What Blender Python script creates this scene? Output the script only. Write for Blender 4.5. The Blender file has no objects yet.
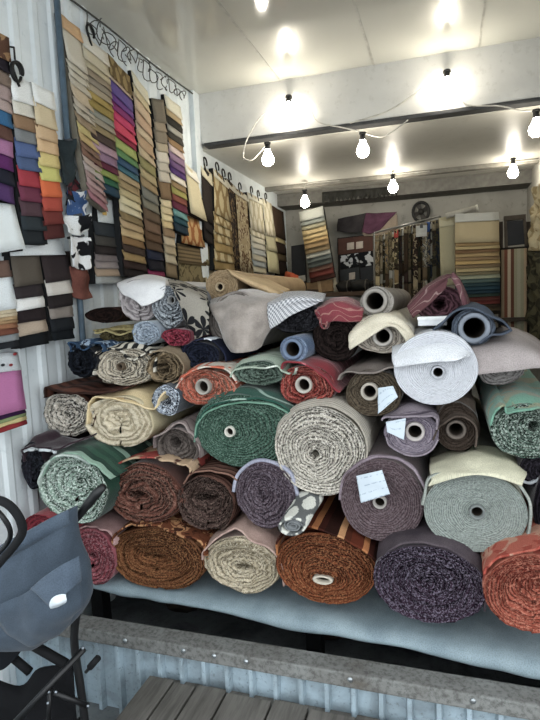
import bpy, bmesh, math, random
import numpy as np
from mathutils import Vector, Matrix, noise
C = bpy.context.scene.collection
random.seed(5)
# ------------------------------------------------------------------ camera
F = 549.5; CAMZ = 1.47
yaw, pitch, rll = (math.radians(v) for v in (17.943, 6.159, -2.314))
fwd = np.array([-math.sin(yaw)*math.cos(pitch), math.cos(yaw)*math.cos(pitch), -math.sin(pitch)])
rgt = np.array([math.cos(yaw), math.sin(yaw), 0.0]); upv = np.cross(rgt, fwd)
r2 = math.cos(rll)*rgt + math.sin(rll)*upv
u2 = -math.sin(rll)*rgt + math.cos(rll)*upv
cd = bpy.data.cameras.new('camera'); cam = bpy.data.objects.new('camera', cd); C.objects.link(cam)
cam.matrix_world = Matrix(((r2[0], u2[0], -fwd[0], 0), (r2[1], u2[1], -fwd[1], 0), (r2[2], u2[2], -fwd[2], CAMZ), (0, 0, 0, 1)))
cd.sensor_fit = 'VERTICAL'; cd.sensor_height = 24; cd.lens = F/720*24; cd.clip_start = .02
bpy.context.scene.camera = cam
def ray(px, py): return r2*((px-270)/F) - u2*((py-360)/F) + fwd
def P(px, py, Y):                      # point of the place that lies at depth Y
    d = ray(px, py); d = d*(Y/d[1]); return Vector((d[0], d[1], d[2]+CAMZ))
def PX(px, py, X):                     # ... on the plane x = X
    d = ray(px, py); d = d*(X/d[0]); return Vector((d[0], d[1], d[2]+CAMZ))
def PZ(px, py, Z):
    d = ray(px, py); d = d*((Z-CAMZ)/d[2]); return Vector((d[0], d[1], d[2]+CAMZ))

# ------------------------------------------------------------------ materials
def lin(h):
    if not isinstance(h, str): return tuple(h)
    h = h.lstrip('#'); o = []
    for i in (0, 2, 4):
        c = int(h[i:i+2], 16)/255; o.append(c/12.92 if c <= .04045 else ((c+.055)/1.055)**2.4)
    m = .3*o[0]+.55*o[1]+.15*o[2]
    return (*((v+(m-v)*.2)**1.1 for v in o), 1.0)
class N:
    def __init__(s, name):
        s.m = bpy.data.materials.new(name); s.m.use_nodes = True; s.t = s.m.node_tree
        s.b = s.t.nodes['Principled BSDF']
    def n(s, typ, **kw):
        x = s.t.nodes.new(typ)
        for k, v in kw.items():
            if k in x.inputs: x.inputs[k].default_value = v
            else: setattr(x, k, v)
        return x
    def l(s, a, b): s.t.links.new(a, b)
    def math(s, op, a, b=None, c=None):
        x = s.t.nodes.new('ShaderNodeMath'); x.operation = op
        for i, v in enumerate((a, b, c)):
            if v is None: continue
            if isinstance(v, (int, float)): x.inputs[i].default_value = v
            else: s.l(v, x.inputs[i])
        return x.outputs[0]
    def mix(s, f, a, b):
        x = s.t.nodes.new('ShaderNodeMix'); x.data_type = 'RGBA'
        for v, k in ((f, 0), (a, 6), (b, 7)):
            if isinstance(v, str): x.inputs[k].default_value = lin(v)
            elif isinstance(v, (int, float)): x.inputs[k].default_value = v
            else: s.l(v, x.inputs[k])
        return x.outputs[2]
    def ramp(s, f, stops, interp='LINEAR'):
        x = s.t.nodes.new('ShaderNodeValToRGB'); x.color_ramp.interpolation = interp
        e = x.color_ramp.elements
        while len(e) < len(stops): e.new(.5)
        for q, (p, c) in zip(e, stops): q.position = p; q.color = lin(c) if isinstance(c, str) else (c, c, c, 1)
        s.l(f, x.inputs[0]); return x.outputs[0]
    def coord(s, kind='Object'): return s.t.nodes.new('ShaderNodeTexCoord').outputs[kind]
    def noise(s, vec, scale, detail=3, rough=.5, dist=0):
        x = s.n('ShaderNodeTexNoise', Scale=scale, Detail=detail, Roughness=rough, Distortion=dist)
        if vec is not None: s.l(vec, x.inputs['Vector'])
        return x.outputs[0]
    def bump(s, h, strength=.3, dist=.004):
        x = s.n('ShaderNodeBump', Strength=strength, Distance=dist); s.l(h, x.inputs['Height']); s.l(x.outputs[0], s.b.inputs['Normal'])
    def out(s, col, rough=.9, spec=.2, sheen=0):
        if isinstance(col, str): s.b.inputs['Base Color'].default_value = lin(col)
        else: s.l(col, s.b.inputs['Base Color'])
        s.b.inputs['Roughness'].default_value = rough; s.b.inputs['Specular IOR Level'].default_value = spec
        if sheen: s.b.inputs['Sheen Weight'].default_value = sheen; s.b.inputs['Sheen Roughness'].default_value = .4
        return s.m
_mc = {}
def plain(c, rough=.85, spec=.25, metal=0, var=.12, scale=25):
    k = ('p', c, rough, metal, var, scale)
    if k in _mc: return _mc[k]
    g = N('plain_'+c); v = g.noise(g.coord(), scale, 4)
    col = g.mix(g.math('MULTIPLY', g.ramp(v, ((.35, 0.), (.65, 1.))), var*2), c, '000000' if var > 0 else c)
    g.b.inputs['Metallic'].default_value = metal
    g.bump(g.noise(g.coord(), 180, 2), .15, .002)
    _mc[k] = g.out(col, rough, spec); return _mc[k]
def end_mat(c1, c2, sp='ffffff', amt=.3, scale=220, sharp=.5, sheen=.0):
    """cut edge of a rolled cloth: the two sides of the cloth alternate turn by turn, with gap shade painted in; loose threads and dark shade flecks speckle it"""
    k = ('e', c1, c2, sp, amt, scale)
    if k in _mc: return _mc[k]
    g = N('roll_end'); uv = g.n('ShaderNodeUVMap'); uv.uv_map = 'uv'
    sx = g.n('ShaderNodeSeparateXYZ'); g.l(uv.outputs[0], sx.inputs[0])
    n0 = g.noise(g.coord(), 18, 3)
    ph = g.math('FRACT', g.math('ADD', sx.outputs[0], g.math('MULTIPLY', n0, .5)))
    tri = g.math('ABSOLUTE', g.math('SUBTRACT', g.math('MULTIPLY', ph, 2), 1))
    col = g.mix(g.ramp(tri, ((.3, 0.), (.75, 1.))), c1, c2)
    n1 = g.noise(g.coord(), scale*.62, 3, .75)
    col = g.mix(g.math('MULTIPLY', g.ramp(n1, ((.51, 0.), (.57, 1.))), min(.85, amt*1.35)), col, sp)
    n2 = g.noise(g.coord(), scale*.4, 3, .7)
    col = g.mix(g.math('MULTIPLY', g.ramp(n2, ((.56, 0.), (.64, 1.))), min(.75, amt*1.6)), col, '141214')  # dark flecks paint in the shade between turns
    g.bump(n1, .7, .006)
    _mc[k] = g.out(col, .95, .08, sheen); return _mc[k]
def fab(pat, c, scale=1., sheen=0., rough=.9, bump=.35):
    """cloth in uv metres; c = list of colours"""
    k = ('f', pat, tuple(c), scale, sheen)
    if k in _mc: return _mc[k]
    g = N('cloth_'+pat); uvn = g.n('ShaderNodeUVMap'); uvn.uv_map = 'uv'; uv = uvn.outputs[0]
    sx = g.n('ShaderNodeSeparateXYZ'); g.l(uv, sx.inputs[0]); U, V = sx.outputs[0], sx.outputs[1]
    weave = g.noise(uv, 260, 2, .6)
    if pat == 'plain':
        col = g.mix(g.ramp(g.noise(uv, 9*scale, 4, .6), ((.35, 0.), (.65, 1.))), c[0], c[1])
    elif pat in ('su', 'sv'):
        q = U if pat == 'su' else V
        f = g.math('FRACT', g.math('MULTIPLY', q, scale)); n = len(c)
        col = g.ramp(f, [(i/n, c[i]) for i in range(n)], 'CONSTANT')
    elif pat == 'rib':
        f = g.math('ABSOLUTE', g.math('SUBTRACT', g.math('FRACT', g.math('MULTIPLY', V, scale)), .5))
        col = g.mix(g.ramp(f, ((.1, 0.), (.3, 1.))), c[1], c[0])
    elif pat == 'check':
        x = g.n('ShaderNodeTexChecker', Scale=scale); g.l(uv, x.inputs['Vector'])
        col = g.mix(x.outputs[1], c[0], c[1])
    elif pat == 'zebra':
        x = g.n('ShaderNodeTexWave', Scale=scale, Distortion=9., Detail=1.); x.inputs['Detail Scale'].default_value = .9; g.l(uv, x.inputs['Vector'])
        col = g.mix(g.ramp(x.outputs[1], ((.46, 0.), (.54, 1.))), c[0], c[1])
    elif pat == 'swirl':
        x = g.n('ShaderNodeTexWave', Scale=scale, Distortion=14., Detail=1.); x.wave_type = 'RINGS'; x.inputs['Detail Scale'].default_value = 1.; g.l(uv, x.inputs['Vector'])
        col = g.mix(g.noise(uv, 12, 3), c[0], c[1])
        col = g.mix(g.ramp(x.outputs[1], ((.93, 0.), (.975, 1.))), col, c[2])
    elif pat == 'leaf':
        x = g.noise(uv, scale, 1, .5, .8)
        col = g.mix(g.ramp(x, ((.53, 0.), (.56, 1.))), c[0], c[1])
        if len(c) > 2: col = g.mix(g.ramp(g.noise(uv, scale*1.7, 1, .5, 1.2), ((.57, 0.), (.6, 1.))), col, c[2])
    elif pat == 'flower':
        x = g.n('ShaderNodeTexVoronoi', Scale=scale); g.l(uv, x.inputs['Vector'])
        y = g.n('ShaderNodeTexGradient'); y.gradient_type = 'RADIAL'
        sub = g.n('ShaderNodeVectorMath'); sub.operation = 'SUBTRACT'; g.l(uv, sub.inputs[0]); g.l(x.outputs['Position'], sub.inputs[1]); g.l(sub.outputs[0], y.inputs[0])
        pet = g.math('ABSOLUTE', g.math('SINE', g.math('MULTIPLY', y.outputs[1], math.pi*6)))
        rad = g.math('MULTIPLY', g.math('POWER', pet, .6), .55)
        m = g.math('LESS_THAN', x.outputs['Distance'], rad)
        col = g.mix(m, c[0], c[1])
    elif pat == 'damask':
        sc = g.n('ShaderNodeVectorMath'); sc.operation = 'SCALE'; sc.inputs['Scale'].default_value = scale; g.l(uv, sc.inputs[0])
        s2 = g.n('ShaderNodeSeparateXYZ'); g.l(sc.outputs[0], s2.inputs[0])
        a = g.math('ABSOLUTE', g.math('SINE', g.math('MULTIPLY', g.math('ADD', s2.outputs[0], g.math('MULTIPLY', s2.outputs[1], .5)), 3.14)))
        b = g.math('ABSOLUTE', g.math('SINE', g.math('MULTIPLY', g.math('SUBTRACT', s2.outputs[0], g.math('MULTIPLY', s2.outputs[1], .5)), 3.14)))
        v = g.math('ADD', g.math('MULTIPLY', a, b), g.math('MULTIPLY', g.math('SUBTRACT', g.noise(uv, scale*4, 2), .5), .7))
        col = g.mix(g.ramp(v, ((.3, 0.), (.42, 1.))), c[1], c[0])
    elif pat == 'cow':
        x = g.noise(uv, scale, 2, .5, .5)
        col = g.mix(g.ramp(x, ((.53, 0.), (.56, 1.))), c[0], c[1])
    col = g.mix(g.math('MULTIPLY', g.ramp(weave, ((.45, 0.), (.62, 1.))), .22), col, '0c0a0a')
    g.bump(g.math('ADD', weave, g.noise(uv, 40, 3)), bump, .004)
    _mc[k] = g.out(col, rough, .15, sheen); return _mc[k]

# ------------------------------------------------------------------ object helpers
def link(name, me, mat=None, parent=None, smooth=True):
    o = bpy.data.objects.new(name, me); C.objects.link(o)
    for m in (mat if isinstance(mat, (list, tuple)) else [mat]):
        if m: me.materials.append(m)
    if smooth: me.polygons.foreach_set('use_smooth', [True]*len(me.polygons))
    if parent:
        o.parent = parent
        w = parent.matrix_world.translation if parent.parent is None else Vector(parent.location)+Vector(parent.parent.location)
        o.location = (0, 0, 0)
    return o
def tag(o, label, cat, group=None):
    o['label'] = label; o['category'] = cat
    if group: o['group'] = group
    return o
def thing(name, label, cat, loc, group=None):
    o = bpy.data.objects.new(name, None); C.objects.link(o); o.location = loc; o.empty_display_size = .05
    return tag(o, label, cat, group)
def org(parent):
    """world position of a parent's origin (parents are never rotated)"""
    v = Vector((0, 0, 0))
    while parent: v += Vector(parent.location); parent = parent.parent
    return v
def mesh_from(name, V, Fc, uv=None, parent=None, mat=None, mi=None, smooth=True):
    """V in world coordinates; moved into the parent's frame"""
    o0 = org(parent); me = bpy.data.meshes.new(name)
    me.from_pydata([tuple(Vector(v)-o0) for v in V], [], Fc)
    if uv is not None:
        L = me.uv_layers.new(name='uv'); li = np.zeros(len(me.loops), dtype=np.int32); me.loops.foreach_get('vertex_index', li)
        L.data.foreach_set('uv', np.asarray(uv, dtype=np.float32)[li].ravel())
    if mi is not None:
        me.materials.clear()
    ob = link(name, me, mat, parent, smooth)
    if mi is not None: me.polygons.foreach_set('material_index', mi)
    me.update(); return ob
def bm_obj(name, bm, mat, parent=None, smooth=False, uvscale=False):
    me = bpy.data.meshes.new(name)
    o0 = org(parent)
    bmesh.ops.translate(bm, vec=-o0, verts=bm.verts); bmesh.ops.recalc_face_normals(bm, faces=bm.faces)
    bm.to_mesh(me); bm.free(); return link(name, me, mat, parent, smooth)
def hexa(bm, p8, bev=0):
    """box from 8 world points: 4 of one side then 4 of the other"""
    v = [bm.verts.new(p) for p in p8]
    fs = [bm.faces.new([v[i] for i in q]) for q in ((0, 1, 2, 3), (7, 6, 5, 4), (0, 4, 5, 1), (1, 5, 6, 2), (2, 6, 7, 3), (3, 7, 4, 0))]
    if bev: bmesh.ops.bevel(bm, geom=list({e for f in fs for e in f.edges}), offset=bev, segments=2, affect='EDGES', profile=.6)
def box(bm, a, b, bev=0):
    x0, y0, z0 = a; x1, y1, z1 = b
    hexa(bm, [(x0, y0, z0), (x1, y0, z0), (x1, y0, z1), (x0, y0, z1), (x0, y1, z0), (x1, y1, z0), (x1, y1, z1), (x0, y1, z1)], bev)
def tube(bm, pts, r, seg=10, cap=True, ry=None):
    pts = [Vector(p) for p in pts]; rings = []; n = len(pts)
    rr = r if isinstance(r, (list, tuple)) else [r]*n
    prev = None
    for i, p in enumerate(pts):
        d = (pts[min(i+1, n-1)]-pts[max(i-1, 0)]).normalized()
        if prev is None:
            a = Vector((0, 0, 1)) if abs(d.z) < .9 else Vector((1, 0, 0)); s = d.cross(a).normalized()
        else: s = (prev-d*prev.dot(d)).normalized()
        prev = s; t = d.cross(s)
        rings.append([bm.verts.new(p+(s*math.cos(k*2*math.pi/seg)+t*math.sin(k*2*math.pi/seg)*(ry or 1))*rr[i]) for k in range(seg)])
    for a, b in zip(rings, rings[1:]):
        for k in range(seg): bm.faces.new((a[k], a[(k+1) % seg], b[(k+1) % seg], b[k]))
    if cap: bm.faces.new(rings[0][::-1]); bm.faces.new(rings[-1])
def spline(pts, n):
    pts = [Vector(p) for p in pts]; out = []
    for i in range(len(pts)-1):
        p0, p1, p2, p3 = pts[max(i-1, 0)], pts[i], pts[i+1], pts[min(i+2, len(pts)-1)]
        for k in range(n):
            t = k/n; out.append(.5*((2*p1)+(p2-p0)*t+(2*p0-5*p1+4*p2-p3)*t*t+(3*p1-p0-3*p2+p3)*t**3))
    out.append(pts[-1]); return out
def sheet_grid(name, G, mat, parent=None, th=.004, wr=.004, ws=14, seed=0, smooth=True, swapuv=False):
    """thick cloth through a grid (rows of world points already dense)"""
    R, K = len(G), len(G[0]); A = np.array([[tuple(p) for p in r] for r in G])
    du = np.gradient(A, axis=1); dv = np.gradient(A, axis=0) if R > 1 else du*0
    nn = np.cross(du, dv); nn /= (np.linalg.norm(nn, axis=2, keepdims=True)+1e-9)
    W = np.array([[noise.noise(Vector(A[i, j])*ws+Vector((seed*7.3, seed, 0))) for j in range(K)] for i in range(R)])
    A = A+nn*(W*wr)[..., None]
    U = np.cumsum(np.r_[0, np.linalg.norm(np.diff(A[R//2], axis=0), axis=1)]); V = np.cumsum(np.r_[0, np.linalg.norm(np.diff(A[:, K//2], axis=0), axis=1)])
    uv = np.array([[(U[j], V[i]) if not swapuv else (V[i], U[j]) for j in range(K)] for i in range(R)]).reshape(-1, 2)+seed*.37
    top = (A+nn*th/2).reshape(-1, 3); bot = (A-nn*th/2).reshape(-1, 3); m = R*K
    Fc = []
    for i in range(R-1):
        for j in range(K-1):
            a = i*K+j; Fc.append((a, a+1, a+K+1, a+K)); Fc.append((m+a, m+a+K, m+a+K+1, m+a+1))
    def edge(idx):
        for a, b in zip(idx, idx[1:]): Fc.append((b, a, m+a, m+b))
    edge([j for j in range(K)]); edge([(R-1)*K+j for j in range(K)][::-1]); edge([i*K for i in range(R)][::-1]); edge([i*K+K-1 for i in range(R)])
    return mesh_from(name, np.r_[top, bot], Fc, np.r_[uv, uv], parent, mat, smooth=smooth)
def dense(grid, n=6):
    rows = [spline(r, n) for r in grid]; cols = [spline([r[j] for r in rows], n) for j in range(len(rows[0]))]
    return [[cols[j][i] for j in range(len(cols))] for i in range(len(cols[0]))]
def sheet(name, pxgrid, mat, parent, th=.005, wr=.008, ws=12, seed=0, n=6):
    """pxgrid rows of (px, py, Y)"""
    return sheet_grid(name, dense([[P(*p) for p in r] for r in pxgrid], n), mat, parent, th, wr, ws, seed)
ELL = {}
def flap(parent, path, Y, back, mat, name='fabric_flap', th=.006, wave=.018, seed=0, sink=.0, n=7, wr=.006, narrow=0.):
    """loose end of the cloth: its front edge follows path (px), it runs back along the roll"""
    pts = spline([P(x, y, Y) for x, y in path], n); m = 18; G = []
    c = sum(pts, Vector())/len(pts)
    for i in range(m):
        t = (i/(m-1))**1.7; row = []
        for k, p in enumerate(pts):
            w = wave*noise.noise(Vector((k*.23, seed*3.1, 0)))*(1-t)
            q = p+(c-p)*narrow*t; z = q.z-sink*t; dy = Y+w+t*back
            if parent in ELL:
                X0, Z0, RX, RZ, Y0 = ELL[parent]; u = (q.x-X0)/(RX*1.06)
                if abs(u) < 1:
                    ze = Z0+RZ*1.03*math.sqrt(1-u*u)+.012; f = min(1, max(0, (dy-Y0+.012)/.06)); f = f*f*(3-2*f)
                    if p.z > Z0 and ze > z: z += (ze-z)*f
            row.append(Vector((q.x, dy, z)))
        G.append(row)
    return sheet_grid(name, G, mat, parent, th, wr, 16, seed)

# ------------------------------------------------------------------ rolls of cloth
def roll(cx, cy, rx, ry, Y, label, body, end, turns=10, core=None, L=1.35, d=.012, lump=.03, seed=1, mid=None, corey=None,
         squash=2., hole=.0, rim=0., shape=None, tilt=0., cmat='a39d92', sag=0., coreflat=1.):
    """cx, cy, rx, ry: outline of the cut end in the photograph; Y: its depth"""
    a, b = P(cx-rx, cy, Y), P(cx+rx, cy, Y); c0, c1 = P(cx, cy-ry, Y), P(cx, cy+ry, Y)
    X = (a.x+b.x)/2; Z = (c0.z+c1.z)/2; RX = (b.x-a.x)/2; RZ = (c0.z-c1.z)/2
    root = thing('fabric_roll', label, 'fabric roll', (X, Y, Z-RZ), 'upholstery fabric rolls stacked on the bench')
    ELL[root] = (X, Z, RX, RZ, Y)
    rnd = random.Random(seed*77+int(cx)); ks = [(k, rnd.uniform(0, 6.28), rnd.uniform(.4, 1)/k**.6) for k in (2, 3, 4, 5, 7)]
    th = np.linspace(-math.pi/2, 1.5*math.pi, 81); S = np.ones_like(th)
    for k, p, am in ks: S += lump*am*np.cos(k*th+p)
    ct, st = np.cos(th), np.sin(th); e = 2/squash
    ox = RX*np.sign(ct)*np.abs(ct)**e*S; oz = RZ*np.sign(st)*np.abs(st)**e*S
    oz = np.where(oz < 0, oz*(1-sag), oz)
    m = mid or (cx, cy); pm = P(m[0], m[1], Y); dx, dz = pm.x-X, pm.z-Z
    cr = core*Y/F*1.03 if core else max(hole*Y/F, .006)
    NR = turns*5+1; V = []; uv = []
    jit = [rnd.uniform(-1, 1) for _ in range(turns+4)]
    for i in range(NR):
        t = i/(NR-1); x0 = dx+cr*ct; z0 = dz+cr*coreflat*st; s = t
        px = x0+(ox-x0)*s; pz = z0+(oz-z0)*s
        ph = t*turns+(th+math.pi/2)/(2*math.pi)+.45*np.array([noise.noise(Vector((math.cos(q)*2.2, math.sin(q)*2.2, t*5+seed*3))) for q in th])+.6*noise.noise(Vector((t*4, seed, 0)))
        wob = np.array([noise.noise(Vector((math.cos(q)*1.5, math.sin(q)*1.5, t*3.3+seed))) for q in th])*(lump*1.8+.05)*math.sin(math.pi*t)
        px = px+wob*RX*ct; pz = pz+wob*RZ*st
        fr = np.abs(np.sin(math.pi*ph)); fl = np.clip(np.floor(ph).astype(int), 0, turns+3)
        j = np.array([jit[q] for q in fl])
        nz = np.array([noise.noise(Vector((p*70, q*70, seed))) for p, q in zip(px, pz)])
        y = -d*.62*fr**.7 - (d*.85 if d >= .012 else d*.3)*j + d*.5*nz + rim*(1-t)
        for q in range(len(th)):
            V.append((X+px[q], Y+y[q], Z+pz[q])); uv.append((ph[q], th[q]))
    K = len(th); Fc = []; mi = []
    for i in range(NR-1):
        for q in range(K-1):
            p = i*K+q; Fc.append((p, p+1, p+K+1, p+K)); mi.append(1)
    if not core:       # closed heart of the roll
        V.append((X+dx, Y+(.35 if hole else d*2), Z+dz)); uv.append((0, 0)); cidx = len(V)-1
        for q in range(K-1): Fc.append((cidx, q+1, q)); mi.append(1)
    base = len(V); arc = np.cumsum(np.r_[0, np.hypot(np.diff(ox), np.diff(oz))])
    ys = [.003, .02, .06, .14, .3, .6, L]
    for yy in ys:
        for q in range(K):
            s = 1+.012*noise.noise(Vector((math.cos(th[q])*3, math.sin(th[q])*3, yy*5+seed)))
            if yy == .003: s = .995
            V.append((X+ox[q]*s, Y+yy, Z+oz[q]*s)); uv.append((arc[q]+seed*.3, yy))
    # the rim joins the end face to the body
    o = (NR-1)*K
    for q in range(K-1): Fc.append((o+q, o+q+1, base+q+1, base+q)); mi.append(0)
    for i in range(len(ys)-1):
        for q in range(K-1):
            p = base+i*K+q; Fc.append((p, p+1, p+K+1, p+K)); mi.append(0)
    last = base+(len(ys)-1)*K; V.append((X, Y+L, Z)); uv.append((0, 0))
    for q in range(K-1): Fc.append((len(V)-1, last+q, last+q+1)); mi.append(0)
    ob = mesh_from('rolled_fabric', V, Fc, uv, root, [body, end], mi)
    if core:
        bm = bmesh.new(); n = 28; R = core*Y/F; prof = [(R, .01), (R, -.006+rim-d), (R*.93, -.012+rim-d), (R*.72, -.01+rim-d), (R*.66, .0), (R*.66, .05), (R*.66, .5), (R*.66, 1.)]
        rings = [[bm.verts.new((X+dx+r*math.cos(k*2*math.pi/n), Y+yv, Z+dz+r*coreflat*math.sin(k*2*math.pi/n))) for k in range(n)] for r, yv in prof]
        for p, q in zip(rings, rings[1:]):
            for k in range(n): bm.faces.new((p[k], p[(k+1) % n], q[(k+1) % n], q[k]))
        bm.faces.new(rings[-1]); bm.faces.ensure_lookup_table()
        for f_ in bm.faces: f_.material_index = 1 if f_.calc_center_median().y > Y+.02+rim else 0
        bm_obj('core_tube', bm, [plain(cmat, .8, var=.1), plain('4c4238', .9)], root, True)  # cardboard brown inside, darkened to paint in the shade of the hole
    return root
def paper_tag(root, quad, Y, seed=0, lines=True):
    """paper ticket pinned on a roll end; quad in px: top-left, top-right, bottom-right, bottom-left"""
    tl, tr, br, bl = quad
    g = [[(tl[0], tl[1], Y), ((tl[0]+tr[0])/2, (tl[1]+tr[1])/2, Y-.006), (tr[0], tr[1], Y)], [((tl[0]+bl[0])/2, (tl[1]+bl[1])/2, Y-.008), ((tl[0]+br[0])/2, (tl[1]+br[1])/2, Y-.012), ((tr[0]+br[0])/2, (tr[1]+br[1])/2, Y-.01)], [(bl[0], bl[1], Y-.018), ((bl[0]+br[0])/2, (bl[1]+br[1])/2, Y-.02), (br[0], br[1], Y-.016)]]
    o = sheet('paper_tag', g, paper_mat, root, .0012, .004, 30, seed)
    return o
_g = N('ticket_paper'); _u = _g.n('ShaderNodeUVMap'); _u.uv_map = 'uv'
_s = _g.n('ShaderNodeSeparateXYZ'); _g.l(_u.outputs[0], _s.inputs[0])
_a = _g.math('FRACT', _g.math('MULTIPLY', _s.outputs[1], 42.)); _n = _g.noise(_u.outputs[0], 120, 2)
_f = _g.math('MULTIPLY', _g.math('LESS_THAN', _a, .16), _g.math('GREATER_THAN', _n, .5))
paper_mat = _g.out(_g.mix(_g.math('MULTIPLY', _f, .55), 'bcc8d2', '7c90a6'), .7, .2)

# ------------------------------------------------------------------ the room
XL, XR, YH, YB, ZC, ZB = -1.62, .72, 3.57, 5.74, 2.874, 2.53
def struct(name, bm, m, smooth=False):
    o = bm_obj(name, bm, m, None, smooth); o['kind'] = 'structure'; return o
def painted(name, c, rough, spec, stain, amt, scale=3., bump=.1):
    g = N(name); co = g.coord(); n = g.noise(co, scale, 5, .6, .4)
    col = g.mix(g.math('MULTIPLY', g.ramp(n, ((.42, 0.), (.7, 1.))), amt), c, stain)
    n2 = g.noise(co, scale*9, 4, .7); col = g.mix(g.math('MULTIPLY', g.ramp(n2, ((.58, 0.), (.66, 1.))), amt*.7), col, stain)
    g.bump(g.noise(co, scale*14, 4), bump, .006); return g.out(col, rough, spec)
wall_m = painted('painted_metal', 'dfe7ea', .45, .4, '9fb0b8', .35)
plaster = painted('back_plaster', 'a3a198', .9, .1, '67645c', .5, 2.)
ceil_m = painted('ceiling_panel', 'c9c9bf', .09, .6, 'c2c0b4', .25, 1.2, .02)
ceil_b = painted('inner_ceiling_panel', 'd2d0c6', .42, .35, 'b5b0a2', .35, 1.5, .03)
head_m = painted('header_board', 'd6d5d0', .7, .2, 'b4b2aa', .35, 2.5)
conc = painted('concrete', '757a7c', .95, .1, '3c4042', .7, 6., .5)
dark = plain('1c1d1f', .7, .2)
bm = bmesh.new()   # corrugated wall: trapezoid ribs
prof = []; y = .4
while y < 3.5:
    for dy, dx in ((0, 0), (.05, 0), (.066, .008), (.095, .008), (.111, 0)): prof.append((min(y+dy, 3.5), XL+dx))
    y += .118
for (y0, x0), (y1, x1) in zip(prof, prof[1:]):
    if y1-y0 < 1e-4: continue
    v = [bm.verts.new(p) for p in ((x0, y0, 0), (x1, y1, 0), (x1, y1, ZC), (x0, y0, ZC))]; bm.faces.new(v)
box(bm, (XL-.06, .4, 0), (XL-.012, 3.5, ZC)); box(bm, (XL-.06, 3.5, 0), (XL, YB, ZC))
struct('wall_left', bm, wall_m)
bm = bmesh.new(); box(bm, (XL-.06, YB, 0), (XR+.06, YB+.06, ZC)); struct('wall_back', bm, plaster)
bm = bmesh.new(); box(bm, (XR, 1.5, 0), (XR+.06, YB, ZC)); struct('wall_right', bm, plaster)
bm = bmesh.new(); box(bm, (XL-.06, .3, ZC), (XR+.6, YH+.1, ZC+.05))
o = struct('ceiling', bm, ceil_m)
bm = bmesh.new(); box(bm, (XL, YH+.1, ZB), (XR, YB, ZB+.05)); struct('ceiling_inner', bm, ceil_b)
bm = bmesh.new()
for x in (-1.02, -.42, .18): box(bm, (x, .3, ZC-.0025), (x+.012, YH, ZC+.002))
struct('trim_1', bm, plain('b9b8ae', .4, .4))
bm = bmesh.new(); box(bm, (XL, YH, ZB+.02), (XR+.6, YH+.1, ZC)); box(bm, (XL+.05, YH-.012, ZB+.02), (XR+.6, YH, ZB+.075)); struct('wall_header', bm, head_m)
bm = bmesh.new(); box(bm, (XL+.06, YH-.016, ZB-.004), (XR+.3, YH+.07, ZB+.018), .004); struct('trim_2', bm, plain('4a4b4c', .6, .3))
bm = bmesh.new(); box(bm, (XL, 3.48, 0), (XL+.035, YH+.02, ZC), .004); struct('trim_3', bm, wall_m)
bm = bmesh.new(); box(bm, (XL, 5.05, ZB-.035), (XR, 5.12, ZB), .004); struct('trim_4', bm, plain('8d8a80', .8))
bm = bmesh.new(); box(bm, (-3.5, -3, -.06), (3.5, YB+.06, 0)); struct('floor', bm, conc)
# grey boxed soffit along the back wall
bm = bmesh.new(); box(bm, (XL, 5.45, ZB-.12), (XR, YB, ZB)); struct('trim_5', bm, plain('7f7d76', .9))
a = PX(58, 10, XL+.03)
bm = bmesh.new(); tube(bm, [(XL+.035, a.y-.01, .0), (XL+.035, a.y-.01, ZC)], .014, 12); struct('trim_6', bm, plain('5d7486', .5, .4), True)

# threshold: corrugated plinth below a dirty rail, bench above
g = N('grimy_wood'); co = g.coord(); n = g.noise(co, 5, 5, .7); n2 = g.noise(co, 60, 4, .7)
rail_m = g.out(g.mix(g.math('MULTIPLY', g.ramp(n2, ((.45, 0.), (.65, 1.))), .6), g.ramp(n, ((.3, '8b8e8c'), (.6, '777774'), (.8, '5f574c'))), '403e3b'), .85, .2)
zr = .315; YR = 1.57
bm = bmesh.new()
x = XL; pr = []
while x < 1.2:
    for dx, dy in ((0, 0), (.05, 0), (.056, -.024), (.069, -.024), (.074, 0)): pr.append((x+dx, YR+.03+dy))
    x += .085
for (x0, y0), (x1, y1) in zip(pr, pr[1:]):
    v = [bm.verts.new(p) for p in ((x0, y0, 0), (x1, y1, 0), (x1, y1, zr-.03), (x0, y0, zr-.03))]; bm.faces.new(v)
box(bm, (XL, YR+.034, 0), (XR, YR+.06, zr-.03))
struct('wall_plinth', bm, painted('plinth_metal', '9fb4c0', .5, .35, '4d4a44', .55, 7., .15))
bm = bmesh.new(); box(bm, (XL, YR, zr-.05), (XR, YR+.08, zr), .006)
t = tag(bm_obj('threshold_rail', bm, rail_m), 'grimy grey wooden rail capping the corrugated metal plinth', 'rail')
for px, py in ((125, 640), (183, 645), (214, 653), (246, 661), (350, 678), (473, 696)):
    a = P(px, py, YR); bm = bmesh.new(); bmesh.ops.create_uvsphere(bm, u_segments=12, v_segments=8, radius=.009, matrix=Matrix.Translation((a.x, YR, min(a.z, zr-.02)))@Matrix.Diagonal((1, .6, 1, 1)))
    bm_obj('bolt_head', bm, plain('b0b8bc', .35, .5, .8), t, True)
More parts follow.
